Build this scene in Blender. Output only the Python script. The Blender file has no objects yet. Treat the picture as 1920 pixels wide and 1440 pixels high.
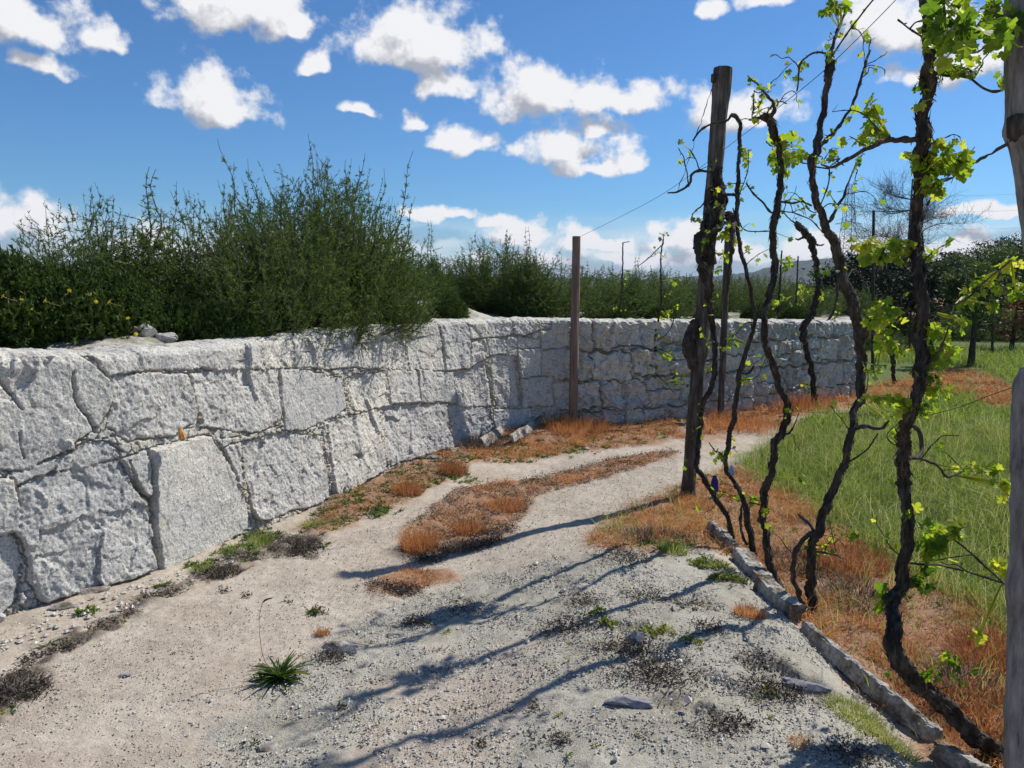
import bpy, math, random
import numpy as np

# ------------------------------------------------------------------ camera
F = 1480.0                      # focal length in photograph pixels (1920 wide)
PITCH = math.atan(190.0 / F)
EYE = 1.6
sc = bpy.context.scene
col = sc.collection
cam_d = bpy.data.cameras.new("camera")
cam = bpy.data.objects.new("camera", cam_d)
col.objects.link(cam)
cam.location = (0, 0, EYE)
cam.rotation_euler = (math.pi / 2 - PITCH, 0, 0)
cam_d.sensor_width = 36
cam_d.lens = F / 1920 * 36
cam_d.clip_start = 0.05
cam_d.clip_end = 9000
sc.camera = cam
sc.view_settings.view_transform = 'Standard'
sc.view_settings.look = 'None'
sc.view_settings.exposure = 0.16
sc.view_settings.gamma = 1.0

# ------------------------------------------------------------------ sky and sun
SUN_AZ = math.radians(56)       # from +Y towards +X
SUN_EL = math.radians(47)
world = bpy.data.worlds.new("World")
sc.world = world
world.use_nodes = True
wn, wl = world.node_tree.nodes, world.node_tree.links
wn.clear()


def sky_nodes():
    N = lambda t: wn.new(t)
    L = wl.new
    sky = N('ShaderNodeTexSky')
    sky.sky_type = 'NISHITA'
    sky.sun_disc = False
    sky.sun_elevation = SUN_EL
    sky.sun_rotation = SUN_AZ
    sky.altitude = 200
    sky.air_density = 1.0
    sky.dust_density = 0.25
    sky.ozone_density = 3.0
    tc = N('ShaderNodeTexCoord')
    sep = N('ShaderNodeSeparateXYZ')
    L(tc.outputs['Generated'], sep.inputs[0])

    def M(op, a, b=None, clamp=False):
        m = N('ShaderNodeMath')
        m.operation = op
        m.use_clamp = clamp
        for i, v in enumerate((a, b)):
            if v is None:
                continue
            if isinstance(v, (int, float)):
                m.inputs[i].default_value = v
            else:
                L(v, m.inputs[i])
        return m.outputs[0]
    az = M('ARCTAN2', sep.outputs[0], sep.outputs[1])
    el = M('ARCSINE', sep.outputs[2])
    comb = N('ShaderNodeCombineXYZ')
    L(az, comb.inputs[0])
    L(el, comb.inputs[1])
    # clouds: az, el, half width, half height, in photo pixels turned into angles
    C = [(55, 25, 105, 60), (-40, 10, 90, 70), (185, 60, 60, 30), (85, 118, 55, 24), (450, 0, 160, 62), (565, 45, 26, 22),
         (400, 172, 125, 58), (672, 208, 44, 15), (583, 112, 26, 22), (785, 60, 165, 74), (835, 145, 62, 40),
         (1010, 165, 140, 62), (1150, 172, 130, 40), (870, 250, 85, 36), (1060, 265, 140, 44), (1125, 300, 110, 28), (780, 217, 38, 24),
         (1120, 236, 32, 24), (1390, 205, 115, 44), (1335, 12, 38, 18), (1430, 0, 70, 20), (1690, 30, 150, 75),
         (1830, 105, 130, 55), (1705, 142, 62, 24), (30, 410, 110, 48), (815, 403, 100, 16), (980, 430, 120, 40),
         (1110, 452, 110, 26), (1280, 440, 110, 36), (1860, 385, 120, 16), (1560, 460, 160, 36), (1770, 470, 200, 40), (290, 470, 200, 40), (600, 460, 220, 40), (1010, 478, 150, 20), (1200, 478, 130, 22), (1380, 470, 110, 22), (930, 415, 60, 26), (1860, 470, 110, 30)]
    grp = bpy.data.node_groups.new("cloud_density", 'ShaderNodeTree')
    grp.interface.new_socket("P", in_out='INPUT', socket_type='NodeSocketVector')
    grp.interface.new_socket("D", in_out='OUTPUT', socket_type='NodeSocketFloat')
    gn, gl = grp.nodes, grp.links
    gi = gn.new('NodeGroupInput')
    go = gn.new('NodeGroupOutput')
    # warp
    nz = gn.new('ShaderNodeTexNoise')
    nz.inputs['Scale'].default_value = 16
    nz.inputs['Detail'].default_value = 4
    gl.new(gi.outputs[0], nz.inputs['Vector'])
    sb = gn.new('ShaderNodeVectorMath')
    sb.operation = 'SUBTRACT'
    gl.new(nz.outputs['Color'], sb.inputs[0])
    sb.inputs[1].default_value = (.5, .5, .5)
    wp = gn.new('ShaderNodeVectorMath')
    wp.operation = 'MULTIPLY_ADD'
    gl.new(sb.outputs[0], wp.inputs[0])
    wp.inputs[1].default_value = (.075, .045, 0)
    gl.new(gi.outputs[0], wp.inputs[2])
    last = None
    for (px, py, rx, ry) in C:
        py, ry = py + .42 * ry, ry * 1.45
        rx *= 1.08
        x, y, z = (px - 960) / F, math.cos(PITCH) + (720 - py) / F * math.sin(PITCH), -math.sin(PITCH) + (720 - py) / F * math.cos(PITCH)
        a = math.atan2(x, y)
        e = math.asin(z / math.sqrt(x * x + y * y + z * z))
        s1 = gn.new('ShaderNodeVectorMath')
        s1.operation = 'SUBTRACT'
        gl.new(wp.outputs[0], s1.inputs[0])
        s1.inputs[1].default_value = (a, e, 0)
        s0 = gn.new('ShaderNodeVectorMath')
        s0.operation = 'MULTIPLY'
        gl.new(s1.outputs[0], s0.inputs[0])
        s0.inputs[1].default_value = (1, -2.3, 1)
        s5 = gn.new('ShaderNodeVectorMath')
        s5.operation = 'MAXIMUM'
        gl.new(s1.outputs[0], s5.inputs[0])
        gl.new(s0.outputs[0], s5.inputs[1])
        s2 = gn.new('ShaderNodeVectorMath')
        s2.operation = 'MULTIPLY'
        gl.new(s5.outputs[0], s2.inputs[0])
        s2.inputs[1].default_value = (F / rx, F / ry, 0)
        s3 = gn.new('ShaderNodeVectorMath')
        s3.operation = 'LENGTH'
        gl.new(s2.outputs[0], s3.inputs[0])
        if last is None:
            last = s3.outputs['Value']
        else:
            mn = gn.new('ShaderNodeMath')
            mn.operation = 'SMOOTH_MIN'
            mn.inputs[2].default_value = 0.15
            gl.new(last, mn.inputs[0])
            gl.new(s3.outputs['Value'], mn.inputs[1])
            last = mn.outputs[0]
    def GM(op, a, b, clamp=False):
        m = gn.new('ShaderNodeMath')
        m.operation = op
        m.use_clamp = clamp
        for i, v in enumerate((a, b)):
            if isinstance(v, (int, float)):
                m.inputs[i].default_value = v
            else:
                gl.new(v, m.inputs[i])
        return m.outputs[0]
    # away from the photographed part of the sky: scattered clouds by noise alone
    sp = gn.new('ShaderNodeSeparateXYZ')
    gl.new(gi.outputs[0], sp.inputs[0])
    n3 = gn.new('ShaderNodeTexNoise')
    n3.inputs['Scale'].default_value = 4.5
    n3.inputs['Detail'].default_value = 3
    gl.new(gi.outputs[0], n3.inputs['Vector'])
    away = GM('MAXIMUM', GM('MULTIPLY', GM('SUBTRACT', GM('ABSOLUTE', sp.outputs[0], 0), .72), 4, True),
              GM('MULTIPLY', GM('SUBTRACT', sp.outputs[1], .36), 5, True))
    rnd = GM('SUBTRACT', 1.0, GM('MULTIPLY', GM('SUBTRACT', n3.outputs['Fac'], .60), 5.0))
    keep = GM('ADD', rnd, GM('MULTIPLY', GM('SUBTRACT', 1.0, away), 4.0))
    last = GM('MINIMUM', last, keep)
    n2 = gn.new('ShaderNodeTexNoise')
    n2.inputs['Scale'].default_value = 24
    n2.inputs['Detail'].default_value = 9
    n2.inputs['Roughness'].default_value = 0.58
    gl.new(gi.outputs[0], n2.inputs['Vector'])
    dens = GM('ADD', GM('SUBTRACT', 0.86, last), GM('MULTIPLY', GM('SUBTRACT', n2.outputs['Fac'], .5), 1.9))
    gl.new(dens, go.inputs[0])

    def dens_at(off):
        ad = N('ShaderNodeVectorMath')
        ad.operation = 'ADD'
        L(comb.outputs[0], ad.inputs[0])
        ad.inputs[1].default_value = off
        g = N('ShaderNodeGroup')
        g.node_tree = grp
        L(ad.outputs[0], g.inputs[0])
        return g.outputs[0]
    d0 = dens_at((0, 0, 0))
    d1 = dens_at((0.012, 0.026, 0))
    alpha = N('ShaderNodeMapRange')
    alpha.interpolation_type = 'SMOOTHSTEP'
    alpha.inputs['From Min'].default_value = -0.02
    alpha.inputs['From Max'].default_value = 0.45
    L(d0, alpha.inputs['Value'])
    sh = N('ShaderNodeMapRange')
    sh.inputs['From Min'].default_value = 0.0
    sh.inputs['From Max'].default_value = 0.75
    sh.inputs['To Min'].default_value = 1.0
    sh.inputs['To Max'].default_value = 0.0
    L(M('ADD', M('MULTIPLY', M('SUBTRACT', d1, d0), 1.1), M('MULTIPLY', d1, .55)), sh.inputs['Value'])
    cc = N('ShaderNodeMix')
    cc.data_type = 'RGBA'
    cc.inputs['A'].default_value = (0.38, 0.405, 0.47, 1)
    cc.inputs['B'].default_value = (0.86, 0.86, 0.88, 1)
    L(sh.outputs[0], cc.inputs['Factor'])
    # the clear sky, a little more saturated like the phone's picture
    hs = N('ShaderNodeHueSaturation')
    hs.inputs['Saturation'].default_value = SKY_SAT
    hs.inputs['Value'].default_value = 1.0
    tn = N('ShaderNodeMix')
    tn.data_type = 'RGBA'
    tn.blend_type = 'MULTIPLY'
    tn.inputs['Factor'].default_value = 1
    tn.inputs['B'].default_value = SKY_TINT
    L(sky.outputs[0], tn.inputs['A'])
    L(tn.outputs['Result'], hs.inputs['Color'])
    # streaks of thin cloud low over the horizon
    mp = N('ShaderNodeMapping')
    mp.inputs['Scale'].default_value = (5, 34, 1)
    L(comb.outputs[0], mp.inputs['Vector'])
    ns = N('ShaderNodeTexNoise')
    ns.inputs['Scale'].default_value = 1.6
    ns.inputs['Detail'].default_value = 6
    L(mp.outputs[0], ns.inputs['Vector'])
    low = N('ShaderNodeMapRange')
    low.interpolation_type = 'SMOOTHSTEP'
    low.inputs['From Min'].default_value = 0.095
    low.inputs['From Max'].default_value = 0.015
    L(el, low.inputs['Value'])
    st = M('MULTIPLY', low.outputs[0], M('ADD', M('MULTIPLY', M('SUBTRACT', ns.outputs['Fac'], .30), 3.4, True), .15), True)
    bg_sky = N('ShaderNodeBackground')
    bg_sky.inputs['Strength'].default_value = SKY_STR
    L(hs.outputs[0], bg_sky.inputs['Color'])
    bg_c = N('ShaderNodeBackground')
    bg_c.inputs['Strength'].default_value = 0.95
    L(cc.outputs['Result'], bg_c.inputs['Color'])
    mx = N('ShaderNodeMixShader')
    total = M('MAXIMUM', alpha.outputs[0], M('MULTIPLY', st, .8))
    L(total, mx.inputs[0])
    L(bg_sky.outputs[0], mx.inputs[1])
    L(bg_c.outputs[0], mx.inputs[2])
    out = N('ShaderNodeOutputWorld')
    L(mx.outputs[0], out.inputs[0])


SKY_SAT = 1.0
SKY_TINT = (.45, .73, 1.0, 1)
SKY_STR = 0.10
sky_nodes()
world.cycles.sampling_method = 'MANUAL'
world.cycles.sample_map_resolution = 512

sun_d = bpy.data.lights.new("sun", 'SUN')
sun_d.energy = 5.0
sun_d.angle = math.radians(0.55)
sun_d.color = (1.0, 0.94, 0.85)
sun = bpy.data.objects.new("sun", sun_d)
col.objects.link(sun)
sun.rotation_euler = (math.pi / 2 - SUN_EL, 0, -SUN_AZ + math.pi)
sun.location = (20, 15, 30)

sc.cycles.max_bounces = 6
sc.cycles.transparent_max_bounces = 8

# ------------------------------------------------------------------ maths helpers
rng = np.random.default_rng(7)


def hash2(ix, iy, seed):
    h = (ix.astype(np.int64) * 374761393 + iy.astype(np.int64) * 668265263 + seed * 974711) & 0x7fffffff
    h = ((h ^ (h >> 13)) * 1274126177) & 0x7fffffff
    h = (h ^ (h >> 16)) & 0x7fffffff
    return h / float(0x7fffffff)


def gnoise(x, y, seed=0):
    x = np.asarray(x, float)
    y = np.asarray(y, float)
    x0 = np.floor(x)
    y0 = np.floor(y)
    fx, fy = x - x0, y - y0
    u, v = fx * fx * fx * (fx * (fx * 6 - 15) + 10), fy * fy * fy * (fy * (fy * 6 - 15) + 10)

    def g(ox, oy):
        a = hash2(x0 + ox, y0 + oy, seed) * 6.2831853
        return np.cos(a) * (fx - ox) + np.sin(a) * (fy - oy)
    return ((g(0, 0) * (1 - u) + g(1, 0) * u) * (1 - v) + (g(0, 1) * (1 - u) + g(1, 1) * u) * v) * 1.5


def fbm(x, y, seed=0, o=4, gain=.5):
    s = 0
    a = 1.0
    for i in range(o):
        s = s + a * gnoise(x * 2 ** i + i * 17.3, y * 2 ** i - i * 9.1, seed + i)
        a *= gain
    return s


def worley(x, y, seed=0, jit=.9):
    """F1, F2, id hash, offset to the cell point"""
    x = np.asarray(x, float)
    y = np.asarray(y, float)
    x0, y0 = np.floor(x), np.floor(y)
    f1 = np.full(x.shape, 9.)
    f2 = np.full(x.shape, 9.)
    idh = np.zeros(x.shape)
    dxb = np.zeros(x.shape)
    dyb = np.zeros(x.shape)
    for i in (-1, 0, 1):
        for j in (-1, 0, 1):
            cx = x0 + i + .5 + (hash2(x0 + i, y0 + j, seed) - .5) * jit
            cy = y0 + j + .5 + (hash2(x0 + i, y0 + j, seed + 77) - .5) * jit
            d = np.hypot(x - cx, y - cy)
            m = d < f1
            f2 = np.where(m, f1, np.minimum(f2, d))
            f1 = np.where(m, d, f1)
            idh = np.where(m, hash2(x0 + i, y0 + j, seed + 5), idh)
            dxb = np.where(m, x - cx, dxb)
            dyb = np.where(m, y - cy, dyb)
    return f1, f2, idh, dxb, dyb


def sstep(a, b, x):
    t = np.clip((x - a) / (b - a), 0, 1)
    return t * t * (3 - 2 * t)


def sdf_poly(x, y, poly):
    """negative inside"""
    P = np.asarray(poly, float)
    d = np.full(np.shape(x), 1e9)
    ins = np.zeros(np.shape(x), bool)
    n = len(P)
    for i in range(n):
        ax, ay = P[i]
        bx, by = P[(i + 1) % n]
        ex, ey = bx - ax, by - ay
        wx, wy = x - ax, y - ay
        t = np.clip((wx * ex + wy * ey) / (ex * ex + ey * ey + 1e-12), 0, 1)
        d = np.minimum(d, np.hypot(wx - ex * t, wy - ey * t))
        c = ((ay > y) != (by > y))
        with np.errstate(divide='ignore', invalid='ignore'):
            xi = (bx - ax) * (y - ay) / (by - ay + 1e-15) + ax
        ins ^= (c & (x < xi))
    return np.where(ins, -d, d)


def ray(px, py):
    xc, yc = (px - 960) / F, (720 - py) / F
    c, s = math.cos(PITCH), math.sin(PITCH)
    return xc, c + yc * s, -s + yc * c


def at(px, py, Y):
    x, y, z = ray(px, py)
    t = Y / y
    return np.array((x * t, Y, EYE + z * t))


def gflat(px, py, h=0.0):
    x, y, z = ray(px, py)
    t = (h - EYE) / z
    return x * t, y * t


# ------------------------------------------------------------------ ground zones (outlines walked round on the ground)
def gp(pts):
    return [gflat(*p) for p in pts]


Z_GRAVEL = gp([(330, 1500), (450, 1310), (640, 1190), (700, 1140), (900, 1075), (1080, 1062), (1300, 1048), (1390, 1080), (1520, 1200), (1720, 1370), (1900, 1560), (1900, 1700), (200, 1700)])
Z_SANDSPOT = gp([(700, 1290), (860, 1215), (1010, 1220), (1030, 1290), (960, 1400), (900, 1500), (700, 1500)])
Z_DRYROW = gp([(1100, 1050), (1130, 975), (1180, 945), (1290, 905), (1380, 872), (1470, 905), (1600, 970), (1740, 1045), (1990, 1180), (2300, 1440), (2300, 1700), (1950, 1700), (1800, 1440), (1690, 1330), (1520, 1180), (1400, 1062), (1300, 1045), (1200, 1060)])
Z_CENTRE = gp([(745, 1035), (760, 985), (860, 915), (1000, 890), (1100, 868), (1250, 846), (1280, 852), (1180, 884), (1010, 925), (975, 975), (930, 1015), (850, 1035), (800, 1040)])
Z_PATCH = gp([(690, 1105), (705, 1075), (760, 1062), (840, 1062), (865, 1082), (800, 1092), (740, 1110)])
Z_MOUND = gp([(880, 872), (850, 850), (930, 800), (1010, 775), (1110, 790), (1290, 765), (1290, 822), (1200, 838), (1080, 842), (985, 862)])
Z_FOOT = gp([(560, 985), (620, 930), (720, 885), (830, 842), (890, 862), (850, 895), (780, 935), (700, 965), (600, 1005)])
Z_FAR = gp([(1290, 770), (1420, 755), (1600, 730), (1760, 690), (1850, 700), (1960, 760), (1960, 790), (1860, 765), (1760, 735), (1640, 760), (1500, 782), (1440, 805), (1290, 835)])
Z_EDGE = gp([(-80, 1380), (-60, 1290), (50, 1235), (330, 1095), (470, 1010), (600, 985), (610, 1020), (590, 1045), (540, 1045), (480, 1050), (400, 1090), (250, 1165), (80, 1255), (50, 1330), (0, 1370)])
Z_SLAB = gp([(60, 1262), (250, 1172), (400, 1098), (520, 1050), (600, 1050), (760, 1120), (1100, 1150), (1500, 1200), (1900, 1700), (0, 1700), (-200, 1400)])
Z_MEADOW = gp([(1375, 868), (1375, 872), (1480, 808), (1510, 785), (1640, 762), (1770, 722), (1850, 690), (1640, 680), (1640, 655), (3600, 655), (3600, 1100), (2500, 1350), (2050, 1260), (1900, 1180), (1720, 1070), (1580, 985), (1460, 915)])


def zmask(x, y, poly, soft=.08, warp=.12, seed=3):
    d = sdf_poly(x, y, poly) + warp * fbm(x * 3.1, y * 3.1, seed, 4)
    return 1 - sstep(-soft, soft, d)


def zg(x, y):
    """height of the ground"""
    x = np.asarray(x, float)
    y = np.asarray(y, float)
    near = 1 - sstep(8, 16, y)
    h = 0.018 * fbm(x * .9, y * .9, 11, 3) * near
    # gravel shoulder and the step down to the vine row behind the kerb stones
    sh = sstep(-.2, .45, x) * (1 - sstep(1.12, 1.42, x)) * sstep(1.0, 2.2, y) * (1 - sstep(4.2, 5.2, y))
    h = h + 0.07 * sh
    h = h - 0.05 * sstep(1.25, 1.5, x) * (1 - sstep(5.2, 6.5, y))
    # wheel ruts: the left lane of the track
    lane = -1.35 + (y - 2) * .33
    h = h - 0.03 * np.exp(-((x - lane) / .4) ** 2) * near
    # mound at the far foot of the wall
    h = h + 0.10 * np.exp(-(((x - .45) / .7) ** 2 + ((y - 8.4) / .5) ** 2))
    # the thin raised edge of the track slab on the left
    h = h + .022 * (1 - sstep(-.03, .03, sdf_poly(x, y, Z_SLAB) + .03 * fbm(x * 5, y * 5, 14, 3))) * (1 - sstep(7, 13, np.hypot(x, y)))
    # valley beyond the meadow on the right, plain elsewhere
    h = h - 4.2 * sstep(23, 62, y) * sstep(1, 9, x - 0.1 * y)
    h = h + 0.5 * fbm(x * .02, y * .02, 19, 3) * sstep(60, 160, np.hypot(x, y))
    return h


def ground(px, py):
    h = 0.0
    for _ in range(6):
        x, y = gflat(px, py, h)
        h = float(zg(x, y))
    return np.array((x, y, h))


# ------------------------------------------------------------------ mesh helpers
class MB:
    def __init__(self):
        self.v = []
        self.f3 = []
        self.f4 = []
        self.a = []
        self.n = 0

    def add(self, v, faces, var=0.5):
        v = np.asarray(v, float).reshape(-1, 3)
        faces = np.asarray(faces, np.int64)
        if len(v) == 0:
            return
        (self.f3 if faces.shape[1] == 3 else self.f4).append(faces + self.n)
        self.v.append(v)
        self.a.append(np.broadcast_to(np.asarray(var, float), (len(v),)))
        self.n += len(v)

    def build(self, name, mat, parent=None, origin=(0, 0, 0), smooth=False, extra=None):
        v = np.concatenate(self.v) - np.asarray(origin, float)
        loops = []
        tot = []
        if self.f3:
            f = np.concatenate(self.f3)
            loops.append(f.ravel())
            tot.append(np.full(len(f), 3))
        if self.f4:
            f = np.concatenate(self.f4)
            loops.append(f.ravel())
            tot.append(np.full(len(f), 4))
        loops = np.concatenate(loops).astype(np.int32)
        tot = np.concatenate(tot).astype(np.int32)
        start = np.concatenate(([0], np.cumsum(tot)[:-1])).astype(np.int32)
        me = bpy.data.meshes.new(name)
        me.vertices.add(len(v))
        me.vertices.foreach_set('co', v.astype(np.float32).ravel())
        me.loops.add(len(loops))
        me.loops.foreach_set('vertex_index', loops)
        me.polygons.add(len(tot))
        me.polygons.foreach_set('loop_start', start)
        try:
            me.polygons.foreach_set('loop_total', tot)
        except Exception:
            pass
        me.polygons.foreach_set('use_smooth', np.full(len(tot), smooth))
        me.update(calc_edges=True)
        at_ = me.attributes.new('var', 'FLOAT', 'POINT')
        at_.data.foreach_set('value', np.concatenate(self.a).astype(np.float32))
        if extra:
            for k, arr in extra.items():
                at_ = me.attributes.new(k, 'FLOAT', 'POINT')
                at_.data.foreach_set('value', np.asarray(arr, np.float32).ravel())
        for m in (mat if isinstance(mat, (list, tuple)) else [mat]):
            me.materials.append(m)
        o = bpy.data.objects.new(name, me)
        col.objects.link(o)
        if parent is not None:
            o.parent = parent
        elif tuple(origin) != (0, 0, 0):
            o.location = origin
        return o


def tag(o, label=None, cat=None, group=None, kind=None):
    if label:
        o['label'] = label
    if cat:
        o['category'] = cat
    if group:
        o['group'] = group
    if kind:
        o['kind'] = kind
    return o


def empty(name, loc, label, cat, group=None):
    o = bpy.data.objects.new(name, None)
    o.empty_display_size = .1
    col.objects.link(o)
    o.location = [float(c) for c in loc]
    return tag(o, label, cat, group)


def copy_tree(o, parent=None):
    c = o.copy()
    col.objects.link(c)
    c.parent = parent
    for ch in list(o.children):
        copy_tree(ch, c)
    return c


def grid_faces(nu, nv):
    i = np.arange(nu * nv).reshape(nu, nv)
    return np.stack([i[:-1, :-1], i[1:, :-1], i[1:, 1:], i[:-1, 1:]], -1).reshape(-1, 4)


def spline(P, step):
    """Catmull-Rom through the rows of P (any number of columns), resampled about every step"""
    P = np.asarray(P, float)
    if len(P) == 2:
        P = np.array([P[0], (P[0] + P[1]) / 2, P[1]])
    Q = np.vstack([2 * P[0] - P[1], P, 2 * P[-1] - P[-2]])
    out = []
    for i in range(1, len(Q) - 2):
        L = np.linalg.norm(Q[i + 1, :3] - Q[i, :3])
        n = max(2, int(math.ceil(L / step)))
        t = np.linspace(0, 1, n, endpoint=False)[:, None]
        p0, p1, p2, p3 = Q[i - 1], Q[i], Q[i + 1], Q[i + 2]
        out.append(.5 * ((2 * p1) + (-p0 + p2) * t + (2 * p0 - 5 * p1 + 4 * p2 - p3) * t * t + (-p0 + 3 * p1 - 3 * p2 + p3) * t ** 3))
    out.append(P[-1:])
    return np.vstack(out)


def tube(mb, P, R, seg=8, rough=0.0, seed=0, cap=True, var=.5, freq=1.0, grain=0.0, twist=5.0):
    P = np.asarray(P, float)
    R = np.asarray(R, float)
    n = len(P)
    T = np.gradient(P, axis=0)
    T /= np.linalg.norm(T, axis=1)[:, None] + 1e-9
    ref = np.array((0.03, 1.0, 0.05)) if abs(T[:, 1]).mean() < .8 else np.array((1.0, 0, .1))
    A = np.cross(T, ref)
    A /= np.linalg.norm(A, axis=1)[:, None] + 1e-9
    B = np.cross(T, A)
    th = np.linspace(0, 2 * math.pi, seg, endpoint=False)
    s = np.concatenate(([0], np.cumsum(np.linalg.norm(np.diff(P, axis=0), axis=1))))
    rr = np.repeat(R[:, None], seg, 1)
    if rough:
        S, TH = np.meshgrid(s, th, indexing='ij')
        cx, cy = np.cos(TH) * 1.6 + S * 6 * freq, np.sin(TH) * 1.6 + S * 3 * freq
        nz = .7 * gnoise(cx + seed, cy, seed) + .5 * gnoise(TH * 3 + seed, S * 11 * freq, seed + 1) + .45 * gnoise(TH * 5 + seed, S * 40 * freq, seed + 2)
        rr = rr * (1 + rough * nz)
        if grain:
            a_ = TH + S * twist
            rr = rr * (1 + grain * (gnoise(np.cos(a_) * 5 + seed, np.sin(a_) * 5 + S * 2.2, seed + 5) - .6 * np.abs(gnoise(np.cos(a_) * 9, np.sin(a_) * 9 + S * 1.3, seed + 6))))
    V = P[:, None, :] + rr[:, :, None] * (np.cos(th)[None, :, None] * A[:, None, :] + np.sin(th)[None, :, None] * B[:, None, :])
    idx = np.arange(n * seg).reshape(n, seg)
    f = np.stack([idx[:-1], np.roll(idx[:-1], -1, 1), np.roll(idx[1:], -1, 1), idx[1:]], -1).reshape(-1, 4)
    mb.add(V.reshape(-1, 3), f, var)
    if cap:
        for k in (0, n - 1):
            ring = V[k]
            c = P[k]
            f = [(i, (i + 1) % seg, seg) for i in range(seg)]
            mb.add(np.vstack([ring, c]), f, var)


# ------------------------------------------------------------------ materials
def mat_new(name):
    m = bpy.data.materials.new(name)
    m.use_nodes = True
    nt = m.node_tree
    b = nt.nodes['Principled BSDF']
    b.inputs['Specular IOR Level'].default_value = .25
    return m, nt, b


def nd(nt, t, **kw):
    n = nt.nodes.new(t)
    for k, v in kw.items():
        if k in n.inputs:
            n.inputs[k].default_value = v
        else:
            setattr(n, k, v)
    return n


def noise(nt, vec, scale, detail=4, rough=.55):
    n = nd(nt, 'ShaderNodeTexNoise')
    n.inputs['Scale'].default_value = scale
    n.inputs['Detail'].default_value = detail
    n.inputs['Roughness'].default_value = rough
    nt.links.new(vec, n.inputs['Vector'])
    return n.outputs['Fac']


def ramp(nt, fac, stops):
    r = nd(nt, 'ShaderNodeValToRGB')
    e = r.color_ramp.elements
    while len(e) < len(stops):
        e.new(.5)
    for i, (p, c) in enumerate(stops):
        e[i].position = p
        e[i].color = (*c, 1) if len(c) == 3 else c
    nt.links.new(fac, r.inputs[0])
    return r.outputs[0]


def mix(nt, fac, a, b, mode='MIX'):
    m = nd(nt, 'ShaderNodeMix')
    m.data_type = 'RGBA'
    m.blend_type = mode
    for s, v in (('Factor', fac), ('A', a), ('B', b)):
        if isinstance(v, (int, float)):
            m.inputs[s].default_value = v
        elif isinstance(v, tuple):
            m.inputs[s].default_value = (*v, 1) if len(v) == 3 else v
        else:
            nt.links.new(v, m.inputs[s])
    return m.outputs['Result']


def math_n(nt, op, a, b=0.0, clamp=False):
    m = nd(nt, 'ShaderNodeMath')
    m.operation = op
    m.use_clamp = clamp
    for i, v in enumerate((a, b)):
        if isinstance(v, (int, float)):
            m.inputs[i].default_value = v
        else:
            nt.links.new(v, m.inputs[i])
    return m.outputs[0]


def attr(nt, name):
    a = nd(nt, 'ShaderNodeAttribute')
    a.attribute_name = name
    return a.outputs['Fac']


def obco(nt):
    g = nd(nt, 'ShaderNodeNewGeometry')
    return g.outputs['Position']


def bump(nt, b, h, strength=.5, dist=.01):
    n = nd(nt, 'ShaderNodeBump')
    n.inputs['Strength'].default_value = strength
    n.inputs['Distance'].default_value = dist
    nt.links.new(h, n.inputs['Height'])
    nt.links.new(n.outputs[0], b.inputs['Normal'])


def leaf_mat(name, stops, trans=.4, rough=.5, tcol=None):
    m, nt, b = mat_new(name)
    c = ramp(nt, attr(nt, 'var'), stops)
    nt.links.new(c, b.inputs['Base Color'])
    b.inputs['Roughness'].default_value = rough
    tr = nd(nt, 'ShaderNodeBsdfTranslucent')
    if tcol:
        nt.links.new(mix(nt, 1.0, c, tcol, 'MULTIPLY'), tr.inputs['Color'])
    else:
        nt.links.new(c, tr.inputs['Color'])
    mx = nd(nt, 'ShaderNodeMixShader')
    mx.inputs[0].default_value = trans
    nt.links.new(b.outputs[0], mx.inputs[1])
    nt.links.new(tr.outputs[0], mx.inputs[2])
    nt.links.new(mx.outputs[0], nt.nodes['Material Output'].inputs['Surface'])
    return m


def rough_mat(name, stops, scale=20, detail=6, bs=.5, bd=.01, rough=.9, stretch=None, scale2=None, stops2=None):
    m, nt, b = mat_new(name)
    v = obco(nt)
    if stretch:
        mp = nd(nt, 'ShaderNodeMapping')
        mp.inputs['Scale'].default_value = stretch
        nt.links.new(v, mp.inputs['Vector'])
        v = mp.outputs[0]
    n = noise(nt, v, scale, detail, .65)
    c = ramp(nt, n, stops)
    if stops2:
        c = mix(nt, 1.0, c, ramp(nt, noise(nt, v, scale2, 3), stops2), 'MULTIPLY')
    nt.links.new(c, b.inputs['Base Color'])
    b.inputs['Roughness'].default_value = rough
    bump(nt, b, n, bs, bd)
    return m


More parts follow.
